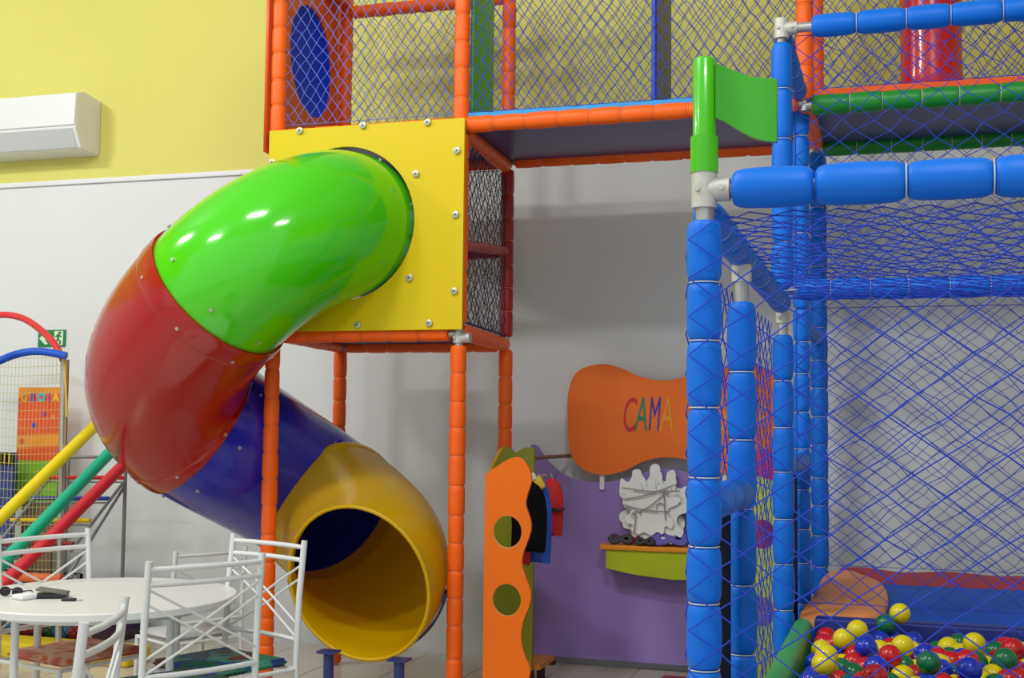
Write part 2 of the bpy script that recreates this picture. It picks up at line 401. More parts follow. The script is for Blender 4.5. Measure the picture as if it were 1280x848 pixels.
net('net', V3(FR, zb+.06), d, (0, 0, 1), d.length, zp-zb-.12, .085, .085, .0022, NETK, tower)
tubeobj('net_cord', [V3(FR, zb+.055), V3(RR, zb+.055)], .006, mat('purple_cord', (60, 30, 110), .6), tower)
clamp(V3(FR, zb-.035), tower, ('x',), .028, .05); clamp(V3(RR, at(628, 315, YB).z), tower, ('-x',), .027, .05); clamp(V3(RL, zb-.01), tower, ('x',), .03, .07)
clamp(V3(FR, zp), tower, ('x',), .028, .05)

# red roller on the right deck
rc = (at(1125, 60, 6.4)+at(1203, 60, 6.4))/2; rr2 = (at(1203, 60, 6.4)-at(1125, 60, 6.4)).length/2
rol = thing('roller_pillar', 'glossy red vinyl cylinder standing upright on the upper deck at right', 'roller', (rc.x, 6.4, zp+.09))
g = G(); pts = []; rs = []
for k in range(13):
    z = zp+.10+k*.1; pts.append((rc.x, 6.4, z)); rs.append(rr2*(1+.012*math.sin(k*1.9)))
mobj('cover', G().tube([(rc.x, 6.4, zp+.085)]+pts, [rr2*.93]+rs, 28).mesh('c', True, 50), mat('red_gloss_vinyl', (196, 8, 24), .26, coat=.3, bump=.15, bscale=9), rol)
tubeobj('axle', [(rc.x, 6.4, zp+.06), (rc.x, 6.4, ztop)], .02, STEEL, rol)

# ------------------------------------------------------------------ tube slide
def cdir(r, u, f): return (R_*r+U_*u+F_*f).normalized()
def un(px, py, c): return EYE+c*(F_+R_*((px-640)/FPX)+U_*((424-py)/FPX))
nodes = [(un(440, 284, 6.57), Vector((0, -1, 0)), .39), (un(276, 364, 6.18), cdir(-.70, -.62, .33), .395),
         (un(248, 531, 6.76), cdir(.66, -.56, .50), .42), (un(411, 636, 7.14), cdir(.62, -.35, -.70), .405),
         (un(447, 730, 6.15), Vector((-.10, -.96, -.22)).normalized(), .388)]
KK = [(.30, .33), (.40, .36), (.34, .38), (.30, .34)]
slide = thing('tube_slide', 'spiral tube slide in green, red, blue and yellow sections beside the tower', 'slide', (-2.7, 5.8, 0))
def bez(i, t):
    (a, da, ra), (b, db_, rb) = nodes[i], nodes[i+1]; k0, k1 = KK[i]
    p = (1-t)**3*a+3*(1-t)**2*t*(a+da*k0)+3*(1-t)*t*t*(b-db_*k1)+t**3*b
    return p, ra+(rb-ra)*t
SM = [mat('slide_green', (72, 205, 10), .13, coat=.5), mat('slide_red', (166, 14, 12), .17, coat=.35),
      mat('slide_blue', (32, 36, 176), .2, coat=.4), mat('slide_yellow', (230, 194, 0), .3, coat=.2)]
_nt = SM[3].node_tree; _o = _nt.nodes['Material Output']; _b = _nt.nodes['Principled BSDF']
_t = _nt.nodes.new('ShaderNodeBsdfTranslucent'); _t.inputs[0].default_value = (*lin((250, 196, 10)), 1)
_m = _nt.nodes.new('ShaderNodeMixShader'); _m.inputs[0].default_value = .32
_nt.links.new(_b.outputs[0], _m.inputs[1]); _nt.links.new(_t.outputs[0], _m.inputs[2]); _nt.links.new(_m.outputs[0], _o.inputs[0])
NM = ['green', 'red', 'blue', 'yellow']
NS = 72
def ringpts(i, ts_, dr):
    g = []
    ref = None
    P = [bez(i, t) for t in ts_]
    for k, t in enumerate(ts_):
        e = 1e-3; a = bez(i, t-e)[0]; b = bez(i, t+e)[0]; T = (b-a).normalized()
        u = T.cross(Vector((0, 0, 1))).normalized(); v = T.cross(u)
        g.append([P[k][0]+(P[k][1]+dr)*(math.cos(2*math.pi*q/NS)*u+math.sin(2*math.pi*q/NS)*v) for q in range(NS)])
    return g
def sweep(rings_o, rings_i):
    g = G(); n = len(rings_o); L = rings_o+rings_i[::-1]
    for r_ in L: g.v += r_
    m = len(L)
    for a in range(m):
        b = (a+1) % m
        for k in range(NS): l = (k+1) % NS; g.f.append((a*NS+k, a*NS+l, b*NS+l, b*NS+k))
    return g.mesh('sweep', True, 40)
for i in range(4):
    n = 36; ts_ = [k/n for k in range(n+1)]
    lip = {0: 0, 1: .012, 2: 0, 3: .012}[i]
    sec = mobj('slide_section', sweep(ringpts(i, ts_, lip), ringpts(i, ts_, lip-.012)), SM[i], slide, label=f'glossy {NM[i]} curved tube section')
    # socket collar where this section slips over its neighbour
    if i in (1, 3):
        tt = [0, .03, .10, .13]
        for rng in (([0, .02, .075, .085], 0), ([.915, .925, .98, 1], 1)) if i == 1 else (([0, .02, .075, .085], 0),):
            ro = ringpts(i, rng[0], lip+.001); ro[1] = ringpts(i, [rng[0][1]], lip+.005)[0]; ro[2] = ringpts(i, [rng[0][2]], lip+.005)[0]
            mobj('collar', sweep(ro, ringpts(i, rng[0], lip-.004)), SM[i], sec)
    for tt in ((.06, .94) if i != 3 else (.05,)):
        p, r_ = bez(i, tt); a = bez(i, tt-.01)[0]; b = bez(i, tt+.01)[0]; T = (b-a).normalized(); u = T.cross(Vector((0, 0, 1))).normalized(); v = T.cross(u)
        for q in range(8):
            an = 2*math.pi*(q+.3)/8; d_ = math.cos(an)*u+math.sin(an)*v
            mobj('bolt', G().tube([p+d_*(r_+lip-.004), p+d_*(r_+lip+.008)], .0095, 8).mesh('b', True, 40), STEEL, sec)
# start flange on the panel and rolled lip at the exit
p0_ = nodes[0][0]
rg = ringpts(3, [1.0], .008)[0]
mobj('exit_lip', G().tube(rg, .011, 8, closed=True).mesh('l', True), SM[3], slide)
# navy strap under the exit and its two legs
SN = mat('navy_steel', (44, 54, 120), .4, coat=.2)
ra_ = ringpts(3, [.86], .030)[0]; rb_ = ringpts(3, [.90], .030)[0]; ra2 = ringpts(3, [.86], .018)[0]; rb2 = ringpts(3, [.90], .018)[0]
low = sorted(range(NS), key=lambda k: ra_[k].z)[:34]
low = sorted(low, key=lambda k: (k-low[0]+NS//2) % NS)
g = G()
for k in low: g.v += [ra_[k], rb_[k], rb2[k], ra2[k]]
for i in range(len(low)-1):
    for q in range(4): g.f.append((i*4+q, i*4+(q+1) % 4, i*4+4+(q+1) % 4, i*4+4+q))
mobj('support_strap', g.mesh('s', True, 40), SN, slide)
for px, py, Y in ((411, 815, 5.62), (499, 825, 5.62)):
    p = at(px, py, Y)
    lg = tubeobj('leg', [(p.x, Y, 0.008), (p.x, Y, p.z)], .026, SN, slide, 16)
    boxobj('leg_plate', (p.x-.048, Y-.04, p.z-.006), (p.x+.048, Y+.04, p.z+.006), SN, lg)
    boxobj('foot_plate', (p.x-.06, Y-.06, 0), (p.x+.06, Y+.06, .008), SN, lg)

# ------------------------------------------------------------------ blue ball pit cage
XB = -.4497; Y1, Y2, Y3, Y4, Y5 = 2.964, 3.645, 5.027, 6.006, 7.2
zF, zU, zM = 2.062, 3.10, 1.985
cage = thing('ball_pit_cage', 'blue padded ball pit cage with netting and a green flag', 'play structure', (XB, Y1, 0))
def bpost(q, z0, z1, s, e, seg=.158, r=.042): return padded('post', (q[0], q[1], z0), (q[0], q[1], z1), cage, PBLUE, TIEW, r, seg, start=s, end=e)
bpost((XB, Y1), 0, zF, .01, zF-.075)
bpost((XB+.006, Y2), 0, zM+.0, .01, zM-.13, seg=.20)
bpost((XB, Y3), 0, zU, .01, zM-.13, seg=.19)
bpost((XB, Y3), zM-.01, zU, .06, zU-zM-.05, seg=.19)
bpost((XB, Y4), 0, zU-.0, .01, zU-.04, seg=.17, r=.040)
bpost((XB, Y5), 0, zU-.0, .01, zU-.04, seg=.17, r=.042)
p_ = at(1026, 500, 7.33); bpost((p_.x, 7.33), 0, zU, .01, zU-.04, seg=.17, r=.040)
XR_ = 1.5
for yy, zz in ((Y1, zF), (Y3, zU)): bpost((XR_, yy), 0, zz, .01, zz-.02)
def bbeam(A, B, r=.044, seg=.19, gap=.1, gap2=.05): return beam(Vector(A), Vector(B), PBLUE, TIEW, cage, r, seg, gap, gap2)
beam(Vector((XB, Y1, zF)), Vector((XR_, Y1, zF)), PBLUE, TIEW, cage, .047, .19, .068, XR_-XB-.068-.19)
bbeam((XB, Y1, zF), (XR_, Y1, zF), .048, .195, .262)
bbeam((XB, Y3, zU), (XR_, Y3, zU), .046, .185, .12)
bbeam((XB, Y3, zM+.05), (XR_, Y3, zM+.05), .042, .14, .06)
bbeam((XB, Y1, zF-.05), (XB, Y3, zM-.01), .040, .2, .05)
bbeam((XB, Y3, zU-.02), (XB, Y4, zU-.04), .040, .2, .05)
bbeam((XB, Y4, zM), (XB, Y5, zM), .040, .2, .05)
bbeam((XB, Y1, 1.31), (XB+.006, Y2, 1.30), .045, .2, .03)
bbeam((XB, Y3, 1.33), (XB, Y4, 1.33), .04, .2, .05)
bbeam((XB, Y1, .12), (XR_, Y1, .12), .044, .19, .05)
clamp((XB, Y1, zF), cage, ('x',), .031, .088); clamp((XB, Y3, zU), cage, ('x',), .030, .08); clamp((XB+.006, Y2, zM-.045), cage, (), .029, .05); clamp((XB, Y3, zM-.06), cage, (), .027, .045)
clamp((XR_, Y1, zF), cage, ('-x',), .031, .088); clamp((XR_, Y3, zU), cage, ('-x',), .030, .08)
# black entrance mats hanging under the mid rails
for ya, yb in ((Y1+.30, Y2-.06), (Y3+.10, Y4-.06)):
    mm = boxobj('entrance_mat', (XB-.03, ya, .02), (XB-.018, yb, 1.27), BLACK, cage, .003, label='black padded mat')
    tubeobj('mat_piping', [(XB-.024, ya-.004, .02), (XB-.024, ya-.004, 1.27)], .005, mat('piping_blue', (60, 170, 255), .4), mm)
# green flag on the corner
GF = mat('flag_green', (70, 190, 16), .28, coat=.2)
ft = at(880, 73, Y1).z
fp = tubeobj('flag_pole', [(XB, Y1, zF+.03), (XB, Y1, ft-.006), (XB, Y1, ft)], [.0275, .0275, .022], GF, cage, 24, 'bright green flag pole')
fc = tubeobj('pole_sleeve', [(XB, Y1, zF+.042), (XB, Y1, zF+.13)], .0335, GF, fp, 24)
g = G(); n = 16; a0, a1 = at(895, 82, Y1), at(972, 100, Y1); b0, b1 = at(895, 153, Y1), at(972, 178, Y1)
for i in range(n+1):
    t = i/n; s_ = .012*math.sin(t*math.pi*1.6)
    top = a0.lerp(a1, t)+Vector((0, 0, .006*math.cos(t*math.pi*1.5)-.003)); bot = b0.lerp(b1, t)+Vector((0, 0, .01*math.cos(t*math.pi*1.4)))
    for off in (-.011, .011): g.v += [top+Vector((0, s_+off, 0)), bot+Vector((0, s_+off, 0))]
for i in range(n):
    k = i*4; g.f += [(k, k+4, k+5, k+1), (k+2, k+3, k+7, k+6), (k, k+2, k+6, k+4), (k+1, k+5, k+7, k+3)]
g.f += [(0, 1, 3, 2), (n*4, n*4+2, n*4+3, n*4+1)]
mobj('flag_panel', g.mesh('flag', True, 40), mat('flag_leaf', (50, 165, 8), .3, coat=.2), fp)
# nets
net('net', (XB-.030, Y1-.049, .1), (1, 0, 0), (0, 0, 1), XR_-XB+.03, zF-.18, .125, .09, .0016, NETB, cage, .05, -.02, edge=False)
net('net', (XB-.044, Y1+.0, .1), (0, 1, 0), (0, 0, 1), Y3-Y1, zM-.18, .12, .095, .0018, NETB, cage, .10, edge=False)
net('net', (XB+.05, Y3+.045, zM+.06), (1, 0, 0), (0, 0, 1), XR_-XB-.08, zU-zM-.08, .12, .09, .0017, NETB, cage, .12)
net('net', (XB+.0, Y1+.04, zF-.05), (1, 0, 0), (0, 1, -.01), XR_-XB, Y3-Y1-.05, .10, .095, .0017, NETB, cage, .16, -.05, edge=False)
net('net', (XB+.05, Y3+.045, .8), (1, 0, 0), (0, 0, 1), XR_-XB-.08, zM-.82, .12, .09, .0016, NETB, cage, .09, .02)
net('net', (XB+.05, Y5-.02, .72), (1, 0, 0), (0, 0, 1), XR_-XB-.08, zM+.5, .10, .08, .0015, NETB, cage, .09, .02)
# pool walls
def soft(name, a, b, m, root=None, bev=.02, label=None): return boxobj(name, a, b, m, root, bev, label=label)
soft('pool_wall', (XB+.045, Y1+.1, .02), (XB+.115, Y3-.06, .755), mat('green_foam', (60, 165, 80), .45, bump=.3, bscale=9), cage, .03, 'green padded pool wall')
soft('pool_wall', (XB+.12, Y3-.055, .02), (XR_-.05, Y3+.035, .755), mat('navy_foam', (16, 34, 130), .45, bump=.2, bscale=9), cage, .012, 'dark blue padded pool wall')
soft('pool_wall', (XR_-.13, Y1+.1, .02), (XR_-.05, Y3-.06, .755), PBLUE, cage, .02)
soft('pool_wall', (XB+.12, Y1+.05, .02), (XR_-.14, Y1+.12, .755), PBLUE, cage, .02)
soft('pool_base', (XB+.12, Y1+.13, .56), (XR_-.14, Y3-.06, .635), NAVY, cage, .005, 'navy pool base')
# platform behind the pool
soft('padded_platform', (XB+.06, Y3+.06, .02), (XR_-.06, 6.62, .70), mat('platform_blue', (0, 88, 205), .6, .2, bump=.15, bscale=6, mottle=.1), None, .02)
tag(bpy.data.objects['padded_platform'], 'flat blue padded platform behind the ball pit', 'platform')
g = G(); n = 30
for i in range(n+1):
    x = XB+.12+(XR_-XB-.2)*i/n; s_ = .018*math.sin(i*.8)*math.exp(-i/18)
    for y, z in ((6.70, .58), (6.68, .655+s_*.3), (6.74, .675+s_*.4), (7.1, .715+s_*.6), (7.14, .58)): g.v.append(Vector((x, y, z)))
for i in range(n):
    for k in range(5): g.f.append((i*5+k, i*5+(k+1) % 5, (i+1)*5+(k+1) % 5, (i+1)*5+k))
g.f += [(0, 1, 2, 3, 4), tuple(n*5+k for k in reversed(range(5)))]
b_ = mobj('red_bolster', g.mesh('rb', True, 60), mat('red_foam', (170, 24, 44), .45, bump=.2, bscale=9))
tag(b_, 'long red padded mat lying behind the blue platform along the wall', 'mat')
boxobj('mat_box', (XB+.12, 6.70, .004), (XR_-.06, 7.13, .60), BLACK, b_, .0)
# orange cushion
g = G(); out = spline([atz(1000, 772, .73), atz(1018, 745, .73), atz(1035, 717, .73), atz(1075, 718, .73), atz(1108, 738, .73), atz(1105, 765, .73), atz(1090, 775, .73), atz(1045, 775, .73)], 6, True)
c_ = sum(out, Vector())/len(out); n = len(out); lay = [(1, .702), (1.0, .72), (.97, .738), (.85, .752), (.5, .757), (.2, .76)]
for s_, z in lay:
    for k, p in enumerate(out): q = c_.lerp(p, s_); g.v.append(Vector((q.x, q.y, z+.006*math.sin(k*.9+s_*7)*(1-abs(s_-.6)))))
for i in range(len(lay)-1):
    for k in range(n): l = (k+1) % n; g.f.append((i*n+k, i*n+l, (i+1)*n+l, (i+1)*n+k))
g.f += [tuple(range(n)), tuple((len(lay)-1)*n+k for k in range(n))]
tag(mobj('cushion', g.mesh('cu', True, 60), mat('orange_cushion', (244, 156, 88), .5, bump=.5, bscale=7)), 'wrinkled orange cushion with rounded end on the blue platform', 'cushion')

# balls
bme = {}
bmc = {'blue': (18, 50, 190), 'yellow': (232, 214, 10), 'red': (205, 16, 30), 'green': (6, 112, 66)}
for k, c in bmc.items():
    bm = bmesh.new(); bmesh.ops.create_icosphere(bm, subdivisions=3, radius=.0385)
    for f in bm.faces: f.smooth = True
    me = bpy.data.meshes.new('ball_'+k); bm.to_mesh(me); bm.free(); me.materials.append(mat('ball_'+k, c, .22, coat=.2)); bme[k] = me
def ball(p, k, label=None, group=None):
    o = bpy.data.objects.new('ball', bme[k]); o.location = p; COL.objects.link(o)
    x, y, z = p
    wh = 'against the green padded side wall' if x < XB+.24 else 'along the dark blue back wall' if y > 4.72 else 'in the front part of the pit' if y < 4.0 else 'in the right part of the pit' if x > .2 else 'in the middle of the pit'
    o['label'] = label or f"{k} plastic ball {'resting on top of other balls ' if z > .735 else ''}{wh}"; o['category'] = 'ball'
    o['group'] = group or f'{k} balls in the ball pit'
    return o
bag = []
def pick():
    global bag
    if not bag: bag = ['blue', 'yellow', 'red', 'green', 'yellow', 'red', 'blue', 'green', 'yellow', 'red', 'blue']; rnd.shuffle(bag)
    return bag.pop()
pitch = .0785; row = 0; y = 3.46; spots = []
while y < Y3-.11:
    x = XB+.17+(pitch/2 if row % 2 else 0)
    while x < .60:
        z = .685+rnd.uniform(-.012, .024); spots.append((x, y)); ball((x+rnd.uniform(-.001, .001), y+rnd.uniform(-.001, .001), z), pick()); x += pitch
    y += pitch*.9; row += 1
for k in range(60):
    x, y = spots[rnd.randrange(len(spots))]
    if any((x-a)**2+(y-b)**2 < .10**2 for a, b in bag2) if k else False: continue
    if k == 0: bag2 = []
    bag2.append((x, y))
    if y > Y3-.2 or (x > .02 and x < .15 and y > 4.7): continue
    ball((x+pitch/2, y+.022, .752), pick())
p = at(1125, 778, 4.88); ball((p.x, 4.9, .80), 'yellow', 'yellow plastic ball lying highest at the back of the ball pit', 'balls')
ball((p.x-.05, 4.85, .765), 'green', 'green plastic ball just below the highest yellow ball in the pit', 'balls')

# ------------------------------------------------------------------ dressing corner
PUR = mat('purple_board', (150, 126, 196), .5, mottle=.04, bscale=3)
OLV = mat('lime_board', (132, 140, 12), .45); OBD = mat('orange_board', (240, 114, 24), .5, .2)
OSG = mat('sign_orange', (236, 114, 36), .5, .3)
YW = W-.09
bk = thing('wavy_backboard', 'purple wavy-topped board standing against the wall', 'board', (-1.4, YW, .03))
bp = [at(a, b, YW) for a, b in ((664, 556), (672, 558), (684, 575), (700, 590), (718, 599), (742, 603), (765, 602), (790, 596), (815, 588), (838, 586), (860, 591), (885, 600), (915, 598), (940, 585), (958, 566), (972, 556))]
top = spline([(p.x, p.z, 0) for p in bp], 4)
plate('board', [[(bp[0].x, .05)]+[(bp[-1].x, .05)]+[(p.x, p.y) for p in reversed(top)]], .018, face_Y(YW), PUR, bk)
for x in (-2.1, -1.2, -.9): boxobj('foot', (x-.03, YW-.03, 0), (x+.03, YW+.03, .05), mat('dark_wood', (70, 40, 34), .5), bk)
boxobj('wall_batten', (bp[0].x+.02, YW+.011, .5), (bp[-1].x-.02, W-.004, .56), PUR, bk)
sg = thing('wavy_sign', 'orange wavy sign reading CAMA in coloured letters above the purple board', 'sign', (-1.4, YW-.03, 1.3))
YS = YW-.04
sp = [at(a if a < 861 else 860+(a-860)*1.28, b, YS) for a, b in ((710, 525), (711, 490), (722, 465), (750, 455.5), (775, 460), (800, 471), (830, 476), (860, 471), (895, 460), (925, 457), (950, 470), (957, 500), (957, 560), (945, 588), (920, 597), (890, 590), (862, 576), (832, 572), (805, 577), (780, 589), (752, 594), (728, 586), (713, 566))]
so = spline([(p.x, p.z, 0) for p in sp], 5, True)
plate('panel', [[(p.x, p.y) for p in so][::-1]], .018, face_Y(YS), OSG, sg)
GL_, RD_, BL_, YE_ = (20, 130, 96), (196, 36, 44), (52, 48, 150), (226, 150, 20)
cols = [('C', RD_, 786), ('A', GL_, 801), ('M', BL_, 817.5), ('A', YE_, 833), ('E', GL_, 864.5), ('L', RD_, 877), ('\u00c1', BL_, 890), ('S', YE_, 903), ('T', GL_, 916), ('I', RD_, 927), ('C', BL_, 939), ('A', YE_, 952)]
for ch, c, px in cols:
    p = at(px, 521 if ch in 'C' else 520, YS); me = text_mesh(ch, .30, .0012, .22)
    sx = {'C': .42, 'A': .40, 'M': .32}[ch] if px < 860 else .34
    mobj('letter', me, mat('letter_%d_%d' % (c[0], c[1]), c, .5), sg, basis((p.x, YS-.0108, p.z), (1, 0, 0), (0, 0, 1)) @ Matrix.Diagonal((sx, 1, 1, 1)), label=f'letter {ch}')
for px in (752, 905):
    p = at(px, 600, YS); boxobj('bracket', (p.x-.014, YS+.01, p.z-.06), (p.x+.014, YS+.02, p.z+.1), WHITE, sg)
    boxobj('wall_mount', (p.x-.014, YS+.02, p.z-.03), (p.x+.014, W, p.z+.01), WHITE, sg)
# shelf
sh = thing('wall_shelf', 'lime green curved shelf with an orange top on the purple board', 'shelf', (-1.4, YW-.1, .6))
s0, s1 = at(753, 684, YW-.16), at(935, 686, YW-.16); zs = s0.z
boxobj('shelf_top', (s0.x-.01, YW-.19, zs-.012), (s1.x, YW-.01, zs+.014), mat('shelf_orange', (240, 150, 30), .45), sh, .003)
ap = [(s0.x+.025, zs-.012), (s1.x-.03, zs-.012), (s1.x-.03, zs-.12), (s1.x-.2, zs-.16), ((s0.x+s1.x)/2, zs-.175), (s0.x+.2, zs-.155), (s0.x+.025, zs-.125)]
plate('apron', [ap[::-1]], .016, face_Y(YW-.165), mat('shelf_lime', (180, 198, 14), .45), sh)
boxobj('shelf_side', (s0.x+.025, YW-.16, zs-.12), (s0.x+.04, YW-.01, zs-.012), mat('shelf_lime', (180, 198, 14), .45), sh)
# white crown cutouts
WPL = mat('white_foam_board', (240, 242, 238), .5)
cr = thing('crown_cutouts', 'stack of white crown-shaped cutouts tied with cord, standing on the shelf', 'decoration', (-1.45, YW-.12, zs+.015))
base = [(775, 606), (777, 598), (785, 603), (790, 596), (791, 589), (799, 587), (803, 594), (806, 602), (812, 596), (813, 584), (819, 580), (825, 584), (826, 597), (832, 602), (834, 591), (842, 588), (845, 596), (843, 606), (850, 611), (858, 608), (868, 612), (862, 622), (848, 628), (846, 640), (856, 650), (852, 662), (842, 658), (838, 672), (828, 668), (818, 674), (806, 668), (798, 672), (788, 668), (787, 656), (776, 652), (775, 642), (784, 636), (783, 626), (775, 620)]
for k in range(5):
    Yk = YW-.06-k*.022; dx, dy, sc = [(0, 0, 1), (3, 8, .92), (-2, 18, .86), (6, 28, .8), (-4, 12, .74)][k]
    pts = [at(818+(a-818)*sc+dx, 630+(b-630)*sc+dy*.6, Yk) for a, b in base]
    pts = [Vector((p.x, max(p.z, zs+.016), 0)) for p in pts]
    oo = spline(pts, 3, True)
    loops = [[(p.x, max(p.y, zs+.016)) for p in oo][::-1]]
    if k in (1, 4):
        c = at(800+dx, 645, Yk); loops.append(circ(c.x, c.z, .035, .028, 16)); c = at(830+dx, 636, Yk); loops.append(circ(c.x, c.z, .03, .035, 16))
    plate('crown_cutout', loops, .010, face_Y(Yk), WPL, cr)
CORD = mat('grey_cord', (150, 150, 146), .6)
for a, b, c, d_ in ((777, 610, 850, 614), (778, 625, 845, 606), (778, 631, 838, 640), (800, 640, 830, 618), (795, 645, 792, 668), (830, 612, 832, 650)):
    p, q = at(a, b, YW-.165), at(c, d_, YW-.165); m_ = (p+q)/2+Vector((0, -.006, -.012))
    tubeobj('cord', spline([p, m_, q], 5), .004, CORD, cr, 6)
# masks on the shelf
def mask(px, py, w_, c, c2, name, label, yo=0):
    p = at(px, py, YW-.14+yo); t = thing(name, label, 'mask', (p.x, YW-.14+yo, zs+.016), 'masks on the shelf')
    h_ = w_*.42
    o_ = spline([(-w_/2, .55*h_, 0), (-w_*.28, h_*.92, 0), (0, h_*.7, 0), (w_*.28, h_*.95, 0), (w_/2, .6*h_, 0), (w_*.38, .1*h_, 0), (w_*.1, h_*.18, 0), (0, h_*.34, 0), (-w_*.1, h_*.16, 0), (-w_*.38, .08*h_, 0)], 4, True)
    o_ = [(q.x, max(q.y, 0)) for q in o_]
    T = Matrix.Translation((p.x, YW-.14+yo, zs+.018)) @ Matrix.Rotation(R(rnd.uniform(-12, 12)), 4, 'Z') @ Matrix.Rotation(R(74), 4, 'X')
    mobj('mask_face', curve_mesh([o_[::-1], circ(-w_*.22, h_*.55, w_*.1, h_*.14, 14), circ(w_*.22, h_*.55, w_*.1, h_*.14, 14)], .012, .004), mat('mask_'+name+label[:4], c, .5), t, T)
    st = spline([(-w_/2, 0, .02), (-w_*.3, .02, .05), (0, .03, .035), (w_*.35, .02, .055), (w_/2, 0, .02)], 5)
    tubeobj('mask_strap', [Vector((p.x, YW-.13+yo, zs+.012))+q for q in st], .006, mat('strap'+label[:4], c2, .6), t, 6)
mask(776, 678, .15, (20, 18, 24), (170, 20, 30), 'eye_mask', 'black and red eye mask at the left end of the shelf')
mask(792, 676, .13, (190, 16, 30), (16, 16, 22), 'eye_mask', 'dark red eye mask beside the white cutouts', .03)
mask(806, 678, .12, (24, 22, 30), (200, 24, 34), 'eye_mask', 'small black mask with a red strap in the middle of the shelf', -.02)
mask(838, 678, .21, (92, 80, 180), (40, 60, 160), 'eye_mask', 'wide violet-blue mask at the right of the shelf')

# costume racks
def wavy_board(pts, holes, Y, m, root, name='board', lab=None, thick=.018):
    L = [at(a, b, Y) for a, b in pts]; o_ = [(p.x, p.z) for p in spline([(p.x, p.z, 0) for p in L], 1)] if 0 else None
    left = [(at(607, 600, Y).x, .02), (at(607, 600, Y).x, at(607, 592, Y).z)]
    return L
rk = thing('costume_rack', 'costume rack with a wavy orange front board with two round holes', 'clothes rack', (-1.85, 6.2, 0))
YO = 5.8
wv = spline([(p.x, p.z, 0) for p in [at(a, b, YO) for a, b in ((607, 593), (622, 583), (640, 572.5), (652, 573), (661, 584), (665, 600), (660, 618), (658, 632), (664, 652), (663, 668), (655, 690), (653, 705), (658, 722), (664, 740), (662, 758), (655, 775), (652, 795), (655, 815), (663, 835), (661, 850), (655, 868))]], 4)
h1, h2 = at(635, 665, YO), at(634, 750, YO)
xl = wv[0].x
zb_ = .05
plate('front_board', [([(xl, zb_), ] + [(p.x, p.y) for p in wv] + [(wv[-1].x+.02, zb_)])[::-1][::-1], circ(h1.x, h1.z, .0735, .0785, 36)[::-1], circ(h2.x, h2.z, .0725, .0775, 36)[::-1]], .018, face_Y(YO), OBD, rk, 'orange wavy front board with two round holes')
RIM = mat('pale_edge', (206, 170, 120), .5)
for h_ in (h1, h2):
    mobj('hole_edge', G().tube([(h_.x+.0735*math.cos(2*math.pi*k/36), YO-.003, h_.z+.0785*math.sin(2*math.pi*k/36)) for k in range(36)], .0032, 6, closed=True).mesh('r', True), RIM, rk)
YV = 6.7
vb = spline([(p.x, p.z, 0) for p in [at(a, b, YV) for a, b in ((613, 598), (619, 580), (630, 560), (637, 560), (645, 566), (656, 560), (668, 560))]], 4)
xr = vb[-1].x
plate('rear_board', [[(vb[0].x, .12)]+[(p.x, p.y) for p in vb]+[(xr, .12)]], .02, face_Y(YV), OLV, rk, 'olive green rear board')
ed = [Vector((p.x-.006, YV-.012, p.y+.001)) for p in vb[:9]]
tubeobj('board_edge', ed, .008, mat('yellow_edge', (250, 190, 20), .45), rk, 6)
zr = at(690, 596, 6.6).z
tubeobj('hanging_rail', [(-1.90, YO+.01, zr), (-1.90, YV, zr)], .010, STEEL, rk)
for z in (.16,):
    xq = at(688, 818, 6.95).x; boxobj('base_board', (-2.22, YV+.03, z-.04), (xq, 7.05, z-.015), mat('base_orange', (210, 130, 30), .45), rk)
    for yy in (YV+.08, 7.0):
        for xx in (-2.15, xq-.07): tubeobj('foot', [(xx, yy, 0), (xx, yy, z-.04)], .025, mat('dark_wood', (70, 40, 34), .5), rk)
p = at(675, 573, 6.9); tubeobj('wall_bar', [(p.x-.06, 6.71, p.z), (p.x+.02, YW, p.z)], .012, mat('dull_bar', (120, 100, 90), .5), rk)
def cape(px, Y, w_, zt, zbm, m, label, name='costume', folds=3, dep=.05, skew=0):
    c = at(px, 600, Y); g = G(); n = 28; rows = 14
    for j in range(rows+1):
        t = j/rows; z = zt+(zbm-zt)*t; ww = w_*(.35+.65*min(1, t*4)**.5)*(1-.18*max(0, t-.6))
        for i in range(n):
            a = 2*math.pi*i/n; f = 1+.16*math.sin(a*folds+t*2)*min(1, t*2)
            g.v.append(Vector((c.x+skew*t+ww/2*math.cos(a)*f, Y+dep/2*math.sin(a)*f*(.5+.5*min(1, t*3)), z+.012*math.sin(a*folds)*t)))
    for j in range(rows):
        for i in range(n): k = (i+1) % n; g.f.append((j*n+i, j*n+k, (j+1)*n+k, (j+1)*n+i))
    g.f += [tuple(range(n)), tuple(rows*n+k for k in range(n))]
    t_ = thing(name, label, 'costume', (c.x, Y, zbm), 'costumes on the rack')
    mobj('cloth', g.mesh('c', True, 70), m, t_)
    tubeobj('hanger', [(c.x, Y, zt-.01), (c.x, Y, zr+.0), (c.x-.01, Y, zr+.02)], .003, STEEL, t_, 6)
    return t_
CBK = mat('black_cloth', (7, 7, 12), .9, .15, bump=.4, bscale=15)
CBL = mat('blue_cloth', (20, 84, 196), .6, bump=.4, bscale=15)
CRD = mat('red_cloth', (196, 20, 30), .7, bump=.4, bscale=15)
zt_ = zr-.01
k1 = cape(659, 6.2, .19, zt_, at(664, 688, 6.2).z, CBK, 'long black cape on the rack right behind the orange board')
cape(652, 6.3, .10, at(655, 682, 6.3).z+.2, at(655, 704, 6.3).z, CRD, 'short red cloth showing below the black cape')
k2 = cape(675, 6.36, .115, zt_, at(677, 702, 6.36).z, CBL, 'blue costume with a yellow and white collar beside the black cape', skew=.0)
cc = at(674, 606, 6.36)
